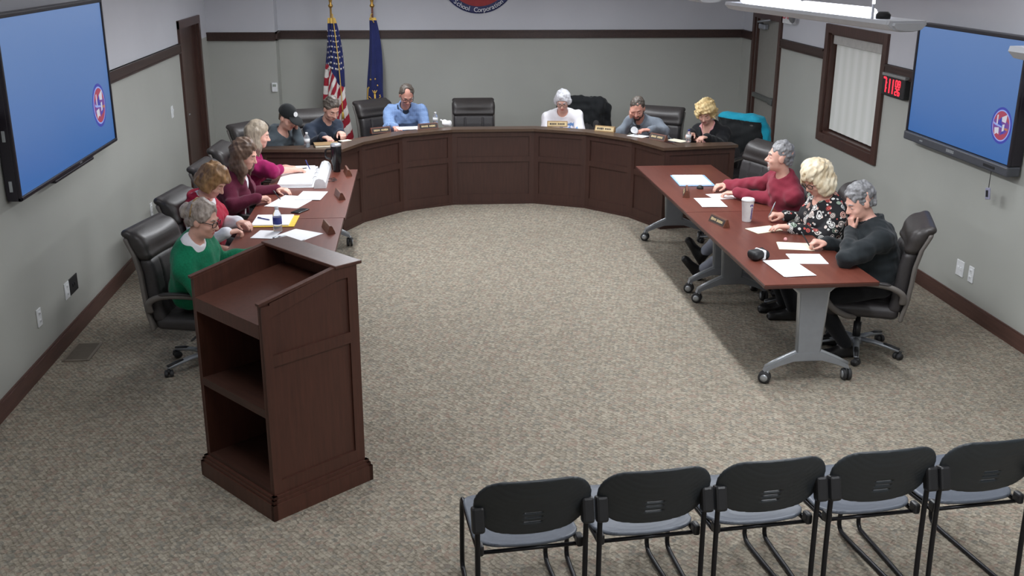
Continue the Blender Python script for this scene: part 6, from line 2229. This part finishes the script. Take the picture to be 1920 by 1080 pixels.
# ------------------------------------------------------------------ lamps and light
def area(name, loc, size, size_y, energy, rot=(0, 0, 0), color=(1, 1, 1)):
    ld = bpy.data.lights.new(name, 'AREA')
    ld.shape = 'RECTANGLE'; ld.size = size; ld.size_y = size_y
    ld.energy = energy; ld.color = color
    o = bpy.data.objects.new(name, ld)
    COL.objects.link(o)
    o.location = loc; o.rotation_euler = rot
    return o
WHT = (0.93, 0.96, 1.0)
PEND = [('white pendant lamp with two lit tubes hanging before the window', (2.08, 6.70), (2.29, 4.80)),
        ('white pendant lamp above the right edge near the camera', (2.13, 3.45), (2.3, 1.4)),
        ('pendant lamp above the far right table, outside the picture', (2.12, 9.6), (2.12, 7.6)),
        ('pendant lamp above the right end of the dais, outside the picture', (2.12, 12.5), (2.12, 10.5)),
        ('pendant lamp above the left table, outside the picture', (-0.52, 10.1), (-0.52, 8.3)),
        ('pendant lamp above the left end of the dais, outside the picture', (-0.52, 12.7), (-0.52, 10.9)),
        ('added pendant fill lamp behind the camera on the left, outside the picture', (-0.52, -0.8), (-0.52, -2.8)),  # this and the next are added, unseen, to fill the front floor
        ('added pendant fill lamp behind the camera on the right, outside the picture', (2.3, -0.8), (2.3, -2.8))]
for lab, a, b in PEND:
    t, mid, L = pendant(lab, a, b, 2.48)
    ang = math.atan2(a[1] - b[1], a[0] - b[0])
    kk = 0.72 if mid.y > 10 else 1.0 if mid.y > 0 else 0.45
    ku = 2.2 if mid.x < 0 else 0.35 if mid.y < 7 else 1.0
    area('lamp_down', (mid.x, mid.y, 2.425), L - 0.3, 0.09, E_DOWN * kk, (0, 0, ang), WHT)
    area('lamp_up', (mid.x, mid.y, 2.56), L - 0.3, 0.05, E_UP * kk * ku, (PI, 0, ang), WHT)
for lab, x, y, e in (('added ceiling fill light over the lectern aisle, unseen above the picture', -1.45, 4.6, 24.0), ('added ceiling fill light over the stacking chairs, unseen above the picture', 0.75, 3.6, 22.0), ('added ceiling fill light by the right wall, unseen above the picture', 3.6, 6.4, 17.0)):
    t = thing('fill_ceiling_light', lab, 'fill light', (x, y, ZC), 0, 'added ceiling fill lights')  # unseen panel, added to brighten the foreground and right side
    m = MB()
    for s_ in (-1, 1):
        m.box((s_ * 0.31, 0, -0.008), (0.03, 1.25, 0.02)).box((0, s_ * 0.61, -0.008), (0.62, 0.03, 0.02))
    m.build('frame', MAT['fixture'], t)
    MB().box((0, 0, -0.004), (0.59, 1.19, 0.006)).build('diffuser', emit('fill_diffuser', (235, 240, 255), 1.5), t)
    area('fill_panel', (x, y, ZC - 0.03), 0.56, 1.15, e, (0, 0, 0), WHT)
wd = bpy.data.worlds.new('world')
SC.world = wd
wd.use_nodes = True
wd.node_tree.nodes['Background'].inputs[0].default_value = (0.6, 0.65, 0.7, 1)
wd.node_tree.nodes['Background'].inputs[1].default_value = 0.05
